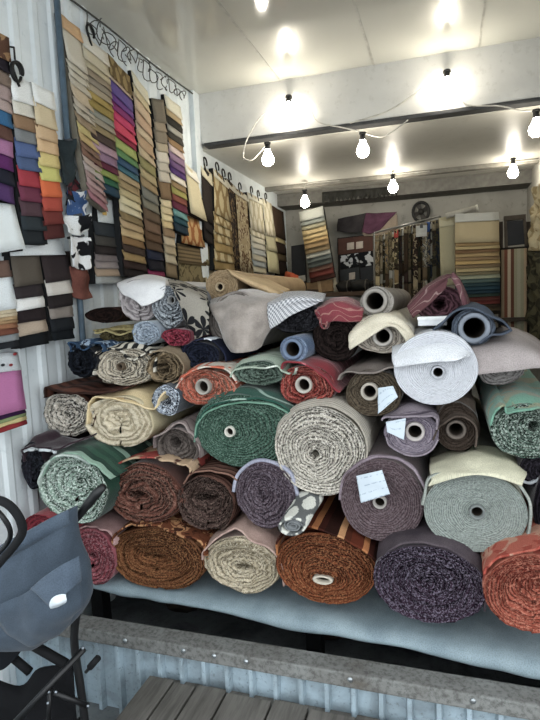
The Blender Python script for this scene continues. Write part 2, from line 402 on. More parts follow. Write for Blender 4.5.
# bench with padded cloth
bl, br = 1.815, 1.69; ZT = CAMZ-1.098
def by(x): return bl+(br-bl)*(x+1.6)/1.9
bt = thing('display_bench', 'low bench under a pale blue cloth carrying the fabric rolls', 'bench', (-.45, 2.5, 0))
bm = bmesh.new(); x0, x1 = XL+.02, XR-.02
hexa(bm, [(x0, by(x0)+.04, ZT-.05), (x1, by(x1)+.04, ZT-.05), (x1, by(x1)+.04, ZT-.012), (x0, by(x0)+.04, ZT-.012), (x0, 3.3, ZT-.05), (x1, 3.3, ZT-.05), (x1, 3.3, ZT-.012), (x0, 3.3, ZT-.012)])
bm_obj('bench_top', bm, plain('5a5148', .9), bt)
for x, y in ((-1.5, 2.0), (-.5, 1.98), (.5, 1.95), (-1.5, 3.2), (-.5, 3.2), (.5, 3.2)):
    bm = bmesh.new(); box(bm, (x-.03, y-.03, 0), (x+.03, y+.03, ZT-.05)); bm_obj('leg', bm, dark, bt)
G = []
for k in range(120):
    x = x0+(x1-x0)*k/119; f = by(x); row = []
    dr = .036+.014*(x+1.6)/2+.006*math.sin(x*9)+.006*noise.noise(Vector((x*4, 1, 1)))
    for dy, z in ((1.45, ZT-.006), (.4, ZT-.006), (.1, ZT-.006), (.03, ZT-.004), (.0, ZT-.012), (-.012, ZT-.022), (-.014, ZT-dr*.75), (-.006, ZT-dr), (.03, ZT-dr-.02), (.12, ZT-dr-.02)):
        row.append(Vector((x, f+dy+(.008*noise.noise(Vector((x*7, z*9, 2))) if dy < .1 else 0), z)))
    G.append(row)
sheet_grid('bench_cloth', G, fab('plain', ('93a6ae', '7f929b'), .8, bump=.15), bt, .004, .006, 9, 2)
# bundles stored in the dark under the bench
for k, (x, y, r, c) in enumerate(((-1.2, 2.35, .08, '3c332b'), (-.86, 2.4, .075, '454b4e'), (-.52, 2.3, .085, '4a3224'), (-.18, 2.4, .075, '303338'), (.2, 2.35, .075, '2a2e32'))):
    root = thing('cloth_bundle', ['brown cloth bundle in the dark under the bench at the left', 'pale grey cloth bundle under the bench below the brown rolls', 'rust cloth bundle under the bench below the cream roll', 'dark grey cloth bundle under the bench below the copper roll', 'charcoal cloth bundle under the bench at the right'][k], 'bundle', (x, y, 0), 'cloth bundles under the bench')
    bm = bmesh.new(); bmesh.ops.create_uvsphere(bm, u_segments=32, v_segments=20, radius=1)
    for v in bm.verts:
        s = 1+.22*noise.noise(v.co*2.3+Vector((k*5, 0, 0))); v.co = Vector((x+v.co.x*.15*s, y+v.co.y*.2*s, max(0, r*.95+v.co.z*r*s)))
    bm_obj('folded_cloth', bm, plain(c, .9), root, True)
    bm = bmesh.new(); tube(bm, [(x+.13*math.cos(q*.3)*1.18, y-.05, r+r*1.05*math.sin(q*.3)) for q in range(22)], .006, 6, False); bm_obj('tie', bm, plain('4a463e', .9), root, True)
# plank duckboard in front
ya, yb = .5, YR-.012; zt = P(186, 682, yb).z
pl = thing('wooden_duckboard', 'weathered grey plank step on the ground before the corrugated plinth', 'step', (-.2, 1.2, 0))
g = N('weathered_planks'); sx = g.n('ShaderNodeMapping'); sx.inputs['Scale'].default_value = (1, .08, 1); g.l(g.coord(), sx.inputs[0])
pm = g.out(g.mix(g.math('MULTIPLY', g.ramp(g.noise(sx.outputs[0], 45, 5, .7), ((.4, 0.), (.65, 1.))), .55), g.ramp(g.noise(g.coord(), 3, 3), ((.3, '7d7a74'), (.7, '67635e'))), '3a3835'), .9, .15)
x = P(150, 677, yb).x; q = 0
while x < .6:
    w = (.1, .085, .11, .16, .12, .15, .13)[q % 7]; bm = bmesh.new()
    hexa(bm, [(x, ya, zt-.025), (x+w-.008, ya, zt-.025), (x+w-.008, ya, zt), (x, ya, zt), (x, yb-.01*(q % 2), zt-.025), (x+w-.008, yb-.01*(q % 2), zt-.025), (x+w-.008, yb-.01*(q % 2), zt), (x, yb-.01*(q % 2), zt)], .003)
    bm_obj('plank', bm, pm, pl); x += w; q += 1
xe = x
for y in (.85, 1.25, 1.52): bm = bmesh.new(); box(bm, (P(150, 677, yb).x+.02, y, 0), (xe-.02, y+.07, zt-.025)); bm_obj('joist', bm, pm, pl)

# ------------------------------------------------------------------ light
def emission(c, s):
    g = N('lit_bulb'); g.b.inputs['Base Color'].default_value = (1, 1, 1, 1); g.b.inputs['Emission Color'].default_value = lin(c); g.b.inputs['Emission Strength'].default_value = s; return g.m
glow = emission('fff5e2', 42)
def bulb(px, py, Y, label, sock, z_up=.07, r=.04, d=(0, 0, 1)):
    a = P(px, py, Y); d = Vector(d).normalized()
    root = thing('light_bulb', label, 'light bulb', a, 'bare lit bulbs')
    q = Vector((0, 0, 1)).rotation_difference(d).to_matrix().to_4x4()
    bm = bmesh.new(); pr = [(.0, -r), (.5, -.87*r), (.87, -.5*r), (1., 0), (.92, .4*r), (.7, .85*r), (.48, 1.3*r), (.42, 1.6*r)]
    rings = [[bm.verts.new((rr*r*math.cos(k*math.pi/9), rr*r*math.sin(k*math.pi/9), z)) for k in range(18)] for rr, z in pr[1:]]
    p0 = bm.verts.new((0, 0, -r))
    for k in range(18): bm.faces.new((p0, rings[0][(k+1) % 18], rings[0][k]))
    for u, w in zip(rings, rings[1:]):
        for k in range(18): bm.faces.new((u[k], u[(k+1) % 18], w[(k+1) % 18], w[k]))
    bm.faces.new(rings[-1]); bm.transform(Matrix.Translation(a)@q); bm_obj('glass_bulb', bm, glow, root, True)
    bm = bmesh.new(); tube(bm, [(0, 0, 1.55*r), (0, 0, 1.7*r), (0, 0, 2.6*r), (0, 0, 2.7*r)], [.013, .017, .017, .012], 14); tube(bm, [(0, 0, 2.5*r), (0, 0, 2.75*r)], .022, 14)
    bm.transform(Matrix.Translation(a)@q); bm_obj('bulb_socket', bm, plain('202122', .5, .3), root, True)
    return a+d*2.75*r
tops = []
tops.append(bulb(288, 112, YH-.06, 'bare bulb glaring on the white header board, left one', 0, d=(0, .3, 1)))
tops.append(bulb(447, 88, YH-.06, 'bare bulb glaring on the white header board, right one', 0, d=(0, .3, 1)))
tops.append(bulb(268, 160, 3.53, 'lit bulb hanging below the dark rail above the tan roll, left of three', 0))
tops.append(bulb(363, 151, 3.53, 'lit bulb hanging below the dark rail, middle of three', 0))
tops.append(bulb(536, 130, 3.53, 'lit bulb hanging below the dark rail at the right edge', 0))
for px, py, l in ((305, 203, 'lit bulb in the inner room in front of the leaning swatch stand'), (393, 188, 'lit bulb in the inner room above the packed sample rack'), (513, 173, 'lit bulb in the inner room above the dark framed board')):
    tops.append(bulb(px, py, 4.95, l, 0, r=.042))
def cable(label, pts, r=.004, c='c9c7be', n=8):
    bm = bmesh.new(); tube(bm, spline(pts, n), r, 6); tag(bm_obj('electric_cable', bm, plain(c, .6), None, True), label, 'cable', 'lighting cables')
yq = YH-.025
cable('pale cable looping up from the dark rail to the left header bulb', [P(243, 160, yq), P(246, 142, yq), P(258, 120, yq), P(272, 108, yq), tops[0], P(300, 100, yq), P(310, 108, yq), P(318, 122, yq), P(345, 128, yq), tops[3]])
cable('pale cable strung along the header to the right header bulb', [P(350, 123, yq-.01), P(385, 112, yq), P(410, 97, yq), P(430, 82, yq), tops[1], P(460, 85, yq), P(465, 104, yq), P(500, 106, yq), P(522, 111, yq-.02), tops[4]])
cable('short pale cable drooping beside the left hanging bulb', [P(243, 152, yq), P(244, 158, yq), P(252, 160, yq), P(262, 150, yq), tops[2]])
cable('pale cable drooping beside the middle hanging bulb', [tops[3], P(380, 137, yq), P(392, 132, yq), P(408, 120, yq)])
for k, l in ((5, 'left'), (6, 'middle'), (7, 'right')):
    t = tops[k]; cable('thin cable dropping to the %s bulb of the inner room' % l, [t, t+Vector((0, 0, .02)), Vector((t.x+.03, 5.04, ZB-.01)), Vector((t.x+.3, 5.045, ZB-.012))])
w = bpy.data.worlds.new('sky'); bpy.context.scene.world = w; w.use_nodes = True
bg = w.node_tree.nodes['Background']; bg.inputs[0].default_value = (.92, .97, 1.0, 1); bg.inputs[1].default_value = 1.95
vs = bpy.context.scene.view_settings; vs.view_transform = 'Standard'; vs.look = 'None'; vs.gamma = 1; vs.exposure = 0.68

# ------------------------------------------------------------------ the pile of rolls
# ---- bottom row, on the bench
velvet = lambda a, b, s=1.: fab('plain', (a, b), s, .25)
r = roll(94, 556, 22, 28, 1.77, 'small raspberry roll behind the stroller under a dusty pink flap, first on the bench', velvet('b0646c', '9c4f5c'), end_mat('9a4a54', '642a34', 'c89aa0', .3), 7, d=.014, seed=1, mid=(93, 556), hole=5, coreflat=0.8)
flap(r, [(75, 538), (76, 530), (84, 527), (97, 528), (108, 533), (113, 540), (114, 546)], 1.75, .8, fab('plain', ('c79f9c', 'b08886')), seed=1)
r = roll(44, 533, 20, 19, 1.66, 'red velvet roll end peeping out behind the stroller hood', velvet('a83a44', '8c2a36'), end_mat('8a2c38', '5e1a26', 'a0505a', .3), 6, seed=2)
r = roll(158, 559, 47, 31, 1.785, 'copper brown chenille roll under a leaf-patterned flap, second on the bench', fab('leaf', ('6b3f22', 'a8744a'), 22), end_mat('7d4c2a', '3c2114', 'b5834e',   .4, 260), 15, d=.014, seed=3, mid=(157, 556), squash=2.15, sag=.08, hole=15, coreflat=0.22)
flap(r, [(112, 552), (115, 535), (124, 528), (138, 525), (156, 528), (178, 534), (196, 541), (204, 550), (206, 560)], 1.762, .9, fab('leaf', ('7a4426', 'c08a58', '4a2618'), 24), seed=4, wave=.03)
r = roll(243, 565, 38, 29, 1.785, 'cream chenille roll with a pointed dusty pink flap', velvet('c4a89c', 'b0948a'), end_mat('c0b296', '7a6e56', 'e6dcc4', .4, 260), 9, d=.016, lump=.05, seed=5, mid=(245, 566), sag=.05, hole=11, coreflat=0.35)
flap(r, [(203, 560), (204, 551), (214, 540), (229, 531), (239, 530), (252, 541), (270, 550), (281, 564), (283, 586)], 1.765, .9, fab('plain', ('c9ab9e', 'b6968b')), seed=6, wave=.01)
r = roll(326, 568, 51, 34, 1.765, 'rust orange chenille roll with a flattened pale core, under a copper striped flap', fab('sv', ('5a2a14', 'a85a26', 'c98246', '3a1c12'), 9), end_mat('824422', '3c1c10', 'c08450', .4, 260), 16, d=.015, seed=7, mid=(324, 577), core=11, coreflat=.42, squash=2.1, cmat='c8bfae', sag=.04)
flap(r, [(276, 556), (277, 542), (285, 532), (300, 527), (320, 530), (345, 540), (368, 554), (378, 562), (381, 556)], 1.742, 1.0, fab('su', ('6b2f16', '6b2f16', 'c07a40', '4a2014', '35180f', '35180f', 'cf9862', '5a2a14'), 5.5), seed=8, wave=.015)
r = roll(430, 583, 56, 38, 1.70, 'black and aubergine chenille roll, widest one on the bench', velvet('4a4048', '38303a'), end_mat('3c2a3a', '17101a', '8f8598', .5, 250), 15, d=.02, seed=9, squash=2.15, lump=.02, mid=(428, 580), sag=.03)
flap(r, [(375, 588), (377, 570), (384, 556), (396, 547), (416, 543), (440, 547), (462, 557), (478, 572), (485, 590), (485, 612)], 1.69, .9, fab('plain', ('5c5258', '473f47')), seed=10, wave=.008)
r = roll(532, 593, 49, 39, 1.665, 'terracotta chenille roll at the right end of the bench', fab('check', ('b85a48', 'cf8a70'), 22), end_mat('9c4c38', '64261c', 'cc8a70', .4, 240), 15, d=.016, seed=11, mid=(537, 585), sag=.04)
flap(r, [(484, 574), (490, 563), (508, 556), (538, 547), (562, 546), (580, 556)], 1.645, 1., fab('leaf', ('b8604c', 'c09078', 'a84838'), 14), seed=12, wave=.02)
# ---- second row
r = roll(33, 466, 11, 24, 1.70, 'dark plum roll with a white selvage leaning on the metal wall', velvet('3e2c36', '2e2028'), end_mat('2a2830', '121216', '505a66', .25), 6, d=.016, lump=.06, seed=13)
flap(r, [(23, 462), (23, 450), (32, 447), (44, 449), (56, 450), (66, 446), (72, 444)], 1.675, .16, velvet('46303c', '33232c'), seed=14, wave=.03)
flap(r, [(23, 452), (30, 449), (36, 450), (46, 451), (55, 453)], 1.672, .01, fab('plain', ('dfe3e6', 'c9d0d4')), 'white_selvage', seed=14, wave=.02, th=.01)
r = roll(73, 488, 34, 35, 1.70, 'green and white tweed roll wrapped in dark green velvet at the left', velvet('24513f', '193c30'), end_mat('8fa898', '2c4638', 'e2ece4', .6, 240), 9, core=None, d=.016, seed=15, mid=(79, 481), lump=.04, hole=5)
flap(r, [(40, 478), (50, 462), (62, 454), (78, 455), (92, 463), (104, 472), (110, 480)], 1.68, 1., fab('sv', ('1e4a3a', '2a5a46', '1e4a3a', '8fb09c', '1c4436', '2a5a46'), 6, .25), seed=16)
flap(r, [(38, 486), (43, 470), (52, 460), (63, 455), (76, 457), (90, 464)], 1.678, .015, fab('plain', ('c8d4cc', 'a8b8ae')), 'pale_selvage', seed=17, wave=.014, th=.008)
r = roll(147, 493, 37, 30, 1.80, 'brown and brick red striped roll under a beige flap with red patches', velvet('6a4236', '553228'), end_mat('7a4a3c', '33201a', 'b08a78', .35, 240), 9, d=.018, lump=.06, seed=18, mid=(140, 494), hole=14, coreflat=0.35)
flap(r, [(108, 474), (111, 467), (126, 461), (145, 458), (162, 459), (179, 464), (187, 465), (190, 474)], 1.775, .9, fab('leaf', ('c4a684', 'a8473e', '5e3a30'), 9), seed=19, wave=.02)
r = roll(208, 502, 27, 28, 1.81, 'dark chocolate roll with a ribbed brown flap and an empty heart', fab('sv', ('5c3d33', '8a6252', '3c2722'), 30), end_mat('54403a', '221814', '9a8276', .35, 240), 9, d=.018, lump=.06, seed=20, mid=(209, 496), hole=13, coreflat=0.4)
flap(r, [(183, 484), (189, 475), (200, 472), (212, 472), (226, 475), (237, 481)], 1.79, .9, fab('sv', ('7d584a', '8f6a5a', '4a3028'), 28), seed=21, wave=.01)
r = roll(267, 494, 29, 33, 1.80, 'plum roll edged in pale lavender below the big green roll', velvet('6a5a62', '54464e'), end_mat('5e5058', '382c36', 'a094a0', .3, 240), 10, d=.012, lump=.025, seed=22, mid=(262, 492))
flap(r, [(233, 492), (238, 475), (250, 464), (266, 461), (282, 466), (293, 478), (297, 496)], 1.79, .012, fab('plain', ('b0b2c4', '9a9cb0')), 'lavender_selvage', seed=23, th=.012, wave=.004)
r = roll(382, 500, 42, 41, 1.785, 'plum velvet roll with a paper ticket beside its tube, right of the tweed roll', velvet('7a6062', '624c4e'), end_mat('655458', '483a3e', '988a8e', .25, 260), 15, core=7, d=.006, lump=.012, seed=24, mid=(380, 501), cmat='a8a29c')
flap(r, [(340, 500), (343, 482), (352, 469), (366, 460), (384, 457), (402, 461), (416, 471), (424, 488), (425, 503)], 1.782, .012, fab('plain', ('9c8e98', '85767f')), 'grey_selvage', seed=25, th=.008, wave=.003)
paper_tag(r, ((356, 476), (382, 470), (390, 494), (361, 503)), 1.755, 3)
r = roll(476, 512, 52, 40, 1.745, 'largest grey-green roll with a neat round end, lower right', fab('plain', ('b7b6a6', 'a09f90')), end_mat('8f9892', '747d78', 'b8c0ba', .25, 300), 22, core=7.5, d=.004, lump=.008, seed=26, mid=(477, 511), cmat='7c8280', squash=2.05)
flap(r, [(422, 505), (425, 488), (432, 478), (452, 473), (476, 471), (500, 474), (518, 484), (528, 500), (531, 520), (526, 540)], 1.735, .02, fab('plain', ('a4aaa2', '8c938c')), 'loose_edge', seed=27, th=.008, wave=.004)
sheet('fabric_flap', [[(430, 458, 1.98), (455, 450, 1.98), (485, 447, 1.98), (510, 452, 1.98), (523, 464, 1.98)], [(430, 470, 1.8), (452, 462, 1.8), (480, 458, 1.8), (508, 464, 1.8), (526, 474, 1.8)], [(431, 479, 1.725), (452, 474, 1.725), (478, 471, 1.725), (504, 476, 1.725), (523, 483, 1.725)], [(428, 487, 1.72), (452, 479, 1.715), (478, 475, 1.715), (504, 480, 1.715), (522, 487, 1.72)]], fab('plain', ('d8d4b8', 'c0bca2')), r, .006, .01, 14, 28)
r = roll(549, 508, 16, 34, 1.80, 'black-plum roll cut by the right edge beside the grey-green roll', velvet('33272f', '241b22'), end_mat('26222a', '121014', '48424c', .2), 6, seed=29, lump=.04)
r = roll(540, 470, 20, 18, 1.83, 'dark aubergine roll with a pale hem below the jade patterned roll', velvet('41333c', '32262e'), end_mat('2c2830', '141216', '5a5460', .2), 5, seed=30, lump=.05)
flap(r, [(520, 478), (526, 483), (536, 481), (548, 474), (556, 466)], 1.81, .01, fab('plain', ('c4c8cc', 'aab0b6')), 'pale_hem', seed=30, th=.008, wave=.005)
# ---- third row
r = roll(70, 414, 25, 22, 1.84, 'black and white tweed roll under a ribbed brown leather flap', fab('rib', ('6a4434', '3c241c'), 18), end_mat('b2aa9c', '2a2826', 'e8e2d6', .5, 240), 7, d=.016, seed=31, hole=4, lump=.05)
flap(r, [(44, 398), (45, 387), (53, 390), (66, 393), (83, 394), (100, 393), (114, 391), (121, 389)], 1.815, .7, fab('rib', ('74493a', '3a221a'), 16, 0, .55), seed=32, wave=.01)
r = roll(121, 421, 34, 25, 1.84, 'cream wadded roll with a soft oval heart and a butter cream flap', fab('plain', ('dccfa8', 'cbbd96')), end_mat('cfc2a6', 'a39678', 'ece2cc', .25, 260), 6, d=.016, lump=.05, seed=33, mid=(122, 417), hole=0)
flap(r, [(87, 424), (88, 408), (91, 400), (98, 397), (117, 400), (141, 406), (153, 409), (158, 401), (164, 392)], 1.815, .8, fab('plain', ('e6d0a0', 'd8c08e')), seed=34, wave=.012)
r = roll(167, 400, 14, 15, 1.84, 'small blue and white speckled roll with a hollow heart', velvet('4c5560', '3a424c'), end_mat('9aa4b2', '2c343e', 'dfe6ee', .5, 240), 4, d=.014, lump=.08, seed=35, hole=7)
r = roll(180, 446, 19, 19, 1.84, 'taupe roll with a scalloped mauve flap gaping open, beside the big green roll', velvet('8f817c', '786b68'), end_mat('6e645e', '4a423e', '8a807a', .2), 6, d=.02, lump=.04, seed=36, mid=(178, 441), hole=7)
flap(r, [(155, 448), (153, 438), (160, 434), (168, 430), (176, 424), (181, 424), (188, 431), (195, 438), (199, 448), (199, 458)], 1.81, .7, fab('swirl', ('a2938f', '8d7f7c', '6e605e'), 5), seed=37, wave=.012)
r = roll(245, 431, 50, 36, 1.83, 'biggest emerald green roll with a small pale tube, centre of the pile', fab('swirl', ('335c50', '274a40', 'a0bfae'), 3.2, .2), end_mat('3f5f50', '23362d', '84a090', .35, 260), 16, core=6, d=.008, lump=.025, seed=38, mid=(231, 431), squash=2.05, cmat='d8d4c8')
flap(r, [(195, 440), (197, 424), (206, 410), (222, 402), (244, 399), (266, 400), (284, 407), (295, 420), (297, 436)], 1.815, 1., fab('swirl', ('2e6454', '245246', '9cb8aa'), 3.2, .2), seed=39, wave=.008)
flap(r, [(194, 442), (197, 426), (207, 413), (224, 406), (246, 403), (268, 404), (286, 411), (295, 424)], 1.812, .012, fab('plain', ('7fa894', '5a8872')), 'pale_selvage', seed=40, th=.006, wave=.006)
r = roll(321, 450, 45, 44, 1.80, 'cream and charcoal tweed roll with a round spiral end, right of the emerald roll', fab('rib', ('c9c2b4', '9e978a'), 60), end_mat('bdb6a8', '55504a', 'eee8dc', .5, 230), 14, d=.014, lump=.02, seed=41, mid=(316, 453), hole=5)
flap(r, [(275, 440), (282, 422), (298, 410), (318, 406), (340, 410), (356, 422), (365, 438), (366, 456), (361, 470)], 1.785, .9, fab('rib', ('cdc6b8', 'a59d90'), 60), seed=42, wave=.008)
r = roll(374, 393, 29, 23, 1.86, 'dark bronze roll with a tube and a paper ticket, under a grey-brown flap', velvet('857a70', '6c6259'), end_mat('5c5040', '3a3228', '8a7e6c', .2), 8, core=9, d=.008, lump=.04, seed=43, mid=(370, 391), cmat='b5ada0')
flap(r, [(339, 380), (341, 375), (350, 371), (362, 372), (376, 372), (389, 368), (399, 368), (405, 378), (406, 394)], 1.825, .7, fab('plain', ('8d837c', '766c66')), seed=44, wave=.015)
paper_tag(r, ((378, 388), (393, 386), (398, 397), (378, 414)), 1.80, 5)
r = roll(412, 433, 27, 22, 1.83, 'lavender grey roll with a paper ticket and scribbled flap below the silver roll', velvet('8f858c', '786f78'), end_mat('8c828c', '62586a', 'b4aab4', .2), 9, core=9.5, d=.006, lump=.03, seed=45, mid=(415, 431), cmat='b8b0ac')
flap(r, [(382, 421), (384, 418), (398, 416.5), (416, 417), (432, 416), (437, 420), (437, 430)], 1.80, .7, fab('swirl', ('968b94', '857a84', '5a505c'), 5), seed=46, wave=.01, n=8)
flap(r, [(386, 437), (390, 446), (402, 454), (416, 456), (430, 450), (438, 440)], 1.81, .02, fab('plain', ('9e939c', '8a7f8a')), 'loose_edge', seed=47, th=.006, wave=.006)
paper_tag(r, ((386, 422), (406, 418), (404, 440), (387, 432)), 1.795, 7)
r = roll(457, 427, 23, 24, 1.86, 'dark brown roll with a tube inside an open flap, right of the lavender roll', velvet('5c5048', '493f38'), end_mat('41362e', '2a221c', '62564c', .15), 6, core=9.5, d=.006, lump=.04, seed=48, mid=(456, 429), cmat='6a6058')
flap(r, [(433, 441), (437, 430), (444, 424), (450, 419), (456, 416), (466, 418), (474, 425), (477, 436), (477, 447)], 1.825, .7, fab('plain', ('63564c', '4e433b')), seed=49, wave=.012)
r = roll(436, 368, 42, 37, 1.82, 'largest silver white roll with a black tube hole, upper right', fab('plain', ('d2d4d8', 'c0c3c8')), end_mat('ccced4', 'b6b9c0', 'e2e4e8', .12, 300), 20, core=6.5, d=.004, lump=.01, seed=50, mid=(438, 372), cmat='b9bcc2')
sheet('fabric_flap', [[(398, 337, 2.1), (414, 330, 2.1), (434, 328, 2.1), (456, 332, 2.1), (470, 346, 2.1)], [(393, 352, 1.86), (412, 344, 1.86), (436, 340, 1.86), (460, 342, 1.86), (472, 352, 1.86)], [(393, 362, 1.805), (412, 357, 1.795), (436, 354, 1.79), (458, 356, 1.79), (470, 354, 1.8)], [(396, 367, 1.80), (412, 365, 1.785), (436, 362, 1.78), (455, 361, 1.78), (466, 356, 1.79)]], fab('plain', ('dadce0', 'c8cbd0')), r, .006, .012, 10, 51)
r = roll(526, 431, 35, 28, 1.79, 'jade patterned roll with a salt and pepper green end at the right edge', fab('leaf', ('5f9a84', '8a8f74'), 13, .2), end_mat('4c6054', '1f2925', 'b8c8bc', .5, 240), 8, d=.014, lump=.03, seed=52, mid=(534, 426), hole=5)
flap(r, [(490, 426), (497, 411), (504, 406), (507, 414), (522, 411), (540, 409), (560, 408)], 1.765, .7, fab('leaf', ('6f9f8a', '8f9478'), 13, .2), seed=53, wave=.02, sink=-.03)
r = roll(500, 368, 24, 17, 1.92, 'grey roll hidden below a wide pinkish grey flap at the right', velvet('a8a09c', '8f8885'), end_mat('8a8684', '5c5856', 'b0acaa', .2), 6, d=.01, lump=.05, seed=54)
sheet('fabric_flap', [[(466, 336, 2.15), (488, 330, 2.2), (510, 328, 2.2), (532, 336, 2.2), (550, 352, 2.2)], [(470, 348, 1.9), (490, 344, 1.9), (512, 342, 1.9), (536, 350, 1.9), (556, 362, 1.9)], [(476, 368, 1.83), (494, 364, 1.83), (514, 360, 1.83), (538, 362, 1.83), (556, 368, 1.83)], [(477, 375, 1.825), (494, 373, 1.825), (514, 371, 1.825), (538, 368, 1.825), (556, 372, 1.825)]], fab('plain', ('b0a6a4', '9e9492')), r, .006, .008, 9, 55)
# ---- fourth row and the top
r = roll(206, 387, 27, 18, 1.87, 'salmon orange roll with a grey tube under a white-spotted flap', fab('leaf', ('c46a4e', 'd8cabb'), 9), end_mat('b85a40', '6a4a3c', 'd8a088', .35, 240), 7, core=9, d=.014, lump=0.1, seed=56, mid=(205, 386), cmat='a29c92')
flap(r, [(176, 388), (180, 380), (192, 371), (206, 367), (221, 368), (231, 374), (235, 384)], 1.845, .7, fab('leaf', ('cc6a4c', 'dacfc0', 'c4bdb0'), 10), seed=57, wave=.02)
r = roll(260, 373, 25, 12, 1.87, 'sage green roll with a pale looped flap above the emerald roll', velvet('7d9080', '68796c'), end_mat('54665a', '2c3830', '8a9c90', .3), 5, d=.014, lump=.05, seed=58, mid=(262, 372))
flap(r, [(230, 377), (234, 370), (248, 368), (264, 368.5), (277, 366), (284, 372), (294, 375), (296, 368)], 1.845, .8, fab('swirl', ('aebcaa', '98a896', 'd4dcd0'), 4), seed=59, wave=.02)
r = roll(307, 386, 27, 21, 1.86, 'brick red roll with a white tube under a crimson flap', velvet('8f2f38', '74242c'), end_mat('a04038', '541c1a', 'd08a78', .4, 240), 7, core=9, d=.016, lump=.06, seed=60, mid=(305, 384), cmat='b4aea4')
flap(r, [(280, 370), (284, 362), (296, 362), (310, 368), (324, 378), (334, 388), (340, 392)], 1.835, .8, fab('swirl', ('96303a', '82262f', 'b8626a'), 4, .2), seed=61, wave=.012)
r = roll(294, 349, 14, 13, 1.86, 'small royal blue roll with a pale blue tube', velvet('2c5a86', '224a72'), end_mat('7888a0', '54647c', 'a0aec0', .15), 3, core=11, d=.004, lump=.02, seed=62, mid=(293, 349), cmat='6e7f98', L=.9)
r = roll(125, 367, 30, 19, 1.90, 'beige spiral roll wrapped in a black and cream zebra-swirl flap', fab('zebra', ('30302e', 'c9c2b2'), 5), end_mat('b8ac96', '504a40', 'e0d8c6', .4, 240), 8, core=4.5, d=.014, lump=.04, seed=63, mid=(123, 366), cmat='6a5a48')
flap(r, [(93, 376), (94, 355), (102, 350), (115, 349), (125, 355), (132, 361), (140, 357), (148, 352), (153, 356), (155, 372)], 1.875, .6, fab('zebra', ('2c2c2b', 'cfc8b8'), 8), seed=64, wave=.025)
r = roll(166, 367, 17, 16, 1.90, 'beige-brown roll gaping open right of the zebra flap', velvet('8d7c66', '75664f'), end_mat('8a7658', '3e3222', 'a8967a', .25), 4, d=.02, lump=.07, seed=65, hole=8)
flap(r, [(149, 356), (156, 351), (168, 352), (179, 358), (183, 368), (179, 380), (168, 384)], 1.88, .6, fab('plain', ('a08e74', '8a785f')), seed=66, wave=.015)
r = roll(200, 355, 20, 13, 1.95, 'navy satin roll with a white streak below the floral flap', fab('plain', ('262c40', '1c2132'), 1, .2, .6), end_mat('222738', '10131c', '4a5268', .2), 5, d=.012, lump=.06, seed=67)
flap(r, [(180, 358), (186, 346), (198, 340), (212, 341), (222, 350), (226, 362)], 1.93, .6, fab('su', ('222840', '222840', '2a3048', 'd4dae2', '1c2134'), 5.), seed=68, wave=.02)
r = roll(82, 361, 14, 17, 1.88, 'black fuzzy roll with a blue printed flap against the metal wall', velvet('22262e', '171a20'), end_mat('1e222a', '0e1014', '3a424e', .2), 5, d=.016, lump=.07, seed=69)
flap(r, [(71, 352), (70, 343), (77, 347), (84, 350), (92, 343), (101, 345), (103, 352)], 1.86, .6, fab('leaf', ('34516e', '9aaec4', '1e3048'), 22), seed=70, wave=.02)
r = roll(116, 336, 16, 6, 1.98, 'flat olive gold ribbed roll above the zebra flap', fab('rib', ('9a8d5a', '6e6238'), 25), end_mat('4a4228', '242014', '8a7e54', .2), 4, d=.01, lump=.06, seed=71)
flap(r, [(93, 330), (97, 333), (105, 331), (114, 333), (120, 335), (131, 331), (136, 334)], 1.96, .6, fab('rib', ('aa9d68', '7d7044'), 25, 0, .6), seed=72, wave=.02)
r = roll(147, 333, 14, 12, 1.96, 'pale ice blue fuzzy roll below the white roll', velvet('a8b4c0', '94a0ae'), end_mat('9aa8b6', '74808e', 'd2dce6', .35, 200), 5, d=.014, lump=.07, seed=73)
r = roll(178, 337, 14, 9, 1.92, 'crumpled small maroon roll under the grey floral flap', velvet('7a2436', '601a2a'), end_mat('8a2a3e', '48121e', 'b4566a', .4, 200), 4, d=.018, lump=0.12, seed=74)
r = roll(105, 315, 18, 8, 2.05, 'flat dark brown leather roll against the wall below the white roll', fab('plain', ('4a2e26', '37211b'), 1, 0, .5), end_mat('2a1c18', '140e0c', '3a2a24', .15), 3, d=.008, lump=.08, seed=75)
r = roll(140, 300, 20, 21, 2.05, 'white satin roll with a folded white flap at the top left of the pile', fab('plain', ('d4d2d2', 'c0bebe'), 1, 0, .5), end_mat('b4acac', '847c7e', 'd8d2d2', .12), 6, d=.012, lump=.05, seed=76)
sheet('fabric_flap', [[(120, 282, 2.25), (136, 277, 2.25), (152, 276, 2.25), (166, 279, 2.25)], [(117, 285, 2.06), (134, 281, 2.04), (152, 281, 2.03), (166, 283, 2.02)], [(120, 291, 2.02), (134, 294, 1.99), (150, 296, 1.985), (164, 294, 1.985)], [(124, 294, 2.0), (136, 301, 1.98), (144, 306, 1.975), (160, 298, 1.975)]], fab('plain', ('e2e2e2', 'd2d2d4'), 1, 0, .6), r, .005, .008, 10, 77)
r = roll(172, 306, 18, 21, 2.0, 'grey striped tweed roll beneath a grey flap with black leaf flowers', velvet('8e9096', '777a80'), end_mat('8a9096', '3c4248', 'c0c8ce', .5, 220), 8, core=5, d=.014, lump=.07, seed=78, mid=(174, 300), cmat='8a8c8c')
sheet('floral_flap', [[(168, 281, 2.16), (182, 282, 2.2), (196, 286, 2.2), (205, 289, 2.2)], [(171, 287, 1.98), (184, 289, 1.98), (198, 294, 1.98), (208, 300, 2.0)], [(180, 304, 1.955), (190, 306, 1.945), (200, 310, 1.945), (209, 314, 1.96)], [(186, 322, 1.955), (194, 324, 1.94), (202, 326, 1.94), (209, 328, 1.955)], [(189, 340, 1.965), (196, 339, 1.95), (203, 336, 1.95), (209, 334, 1.96)]], fab('flower', ('989286', '222326'), 9), r, .006, .008, 9, 79)
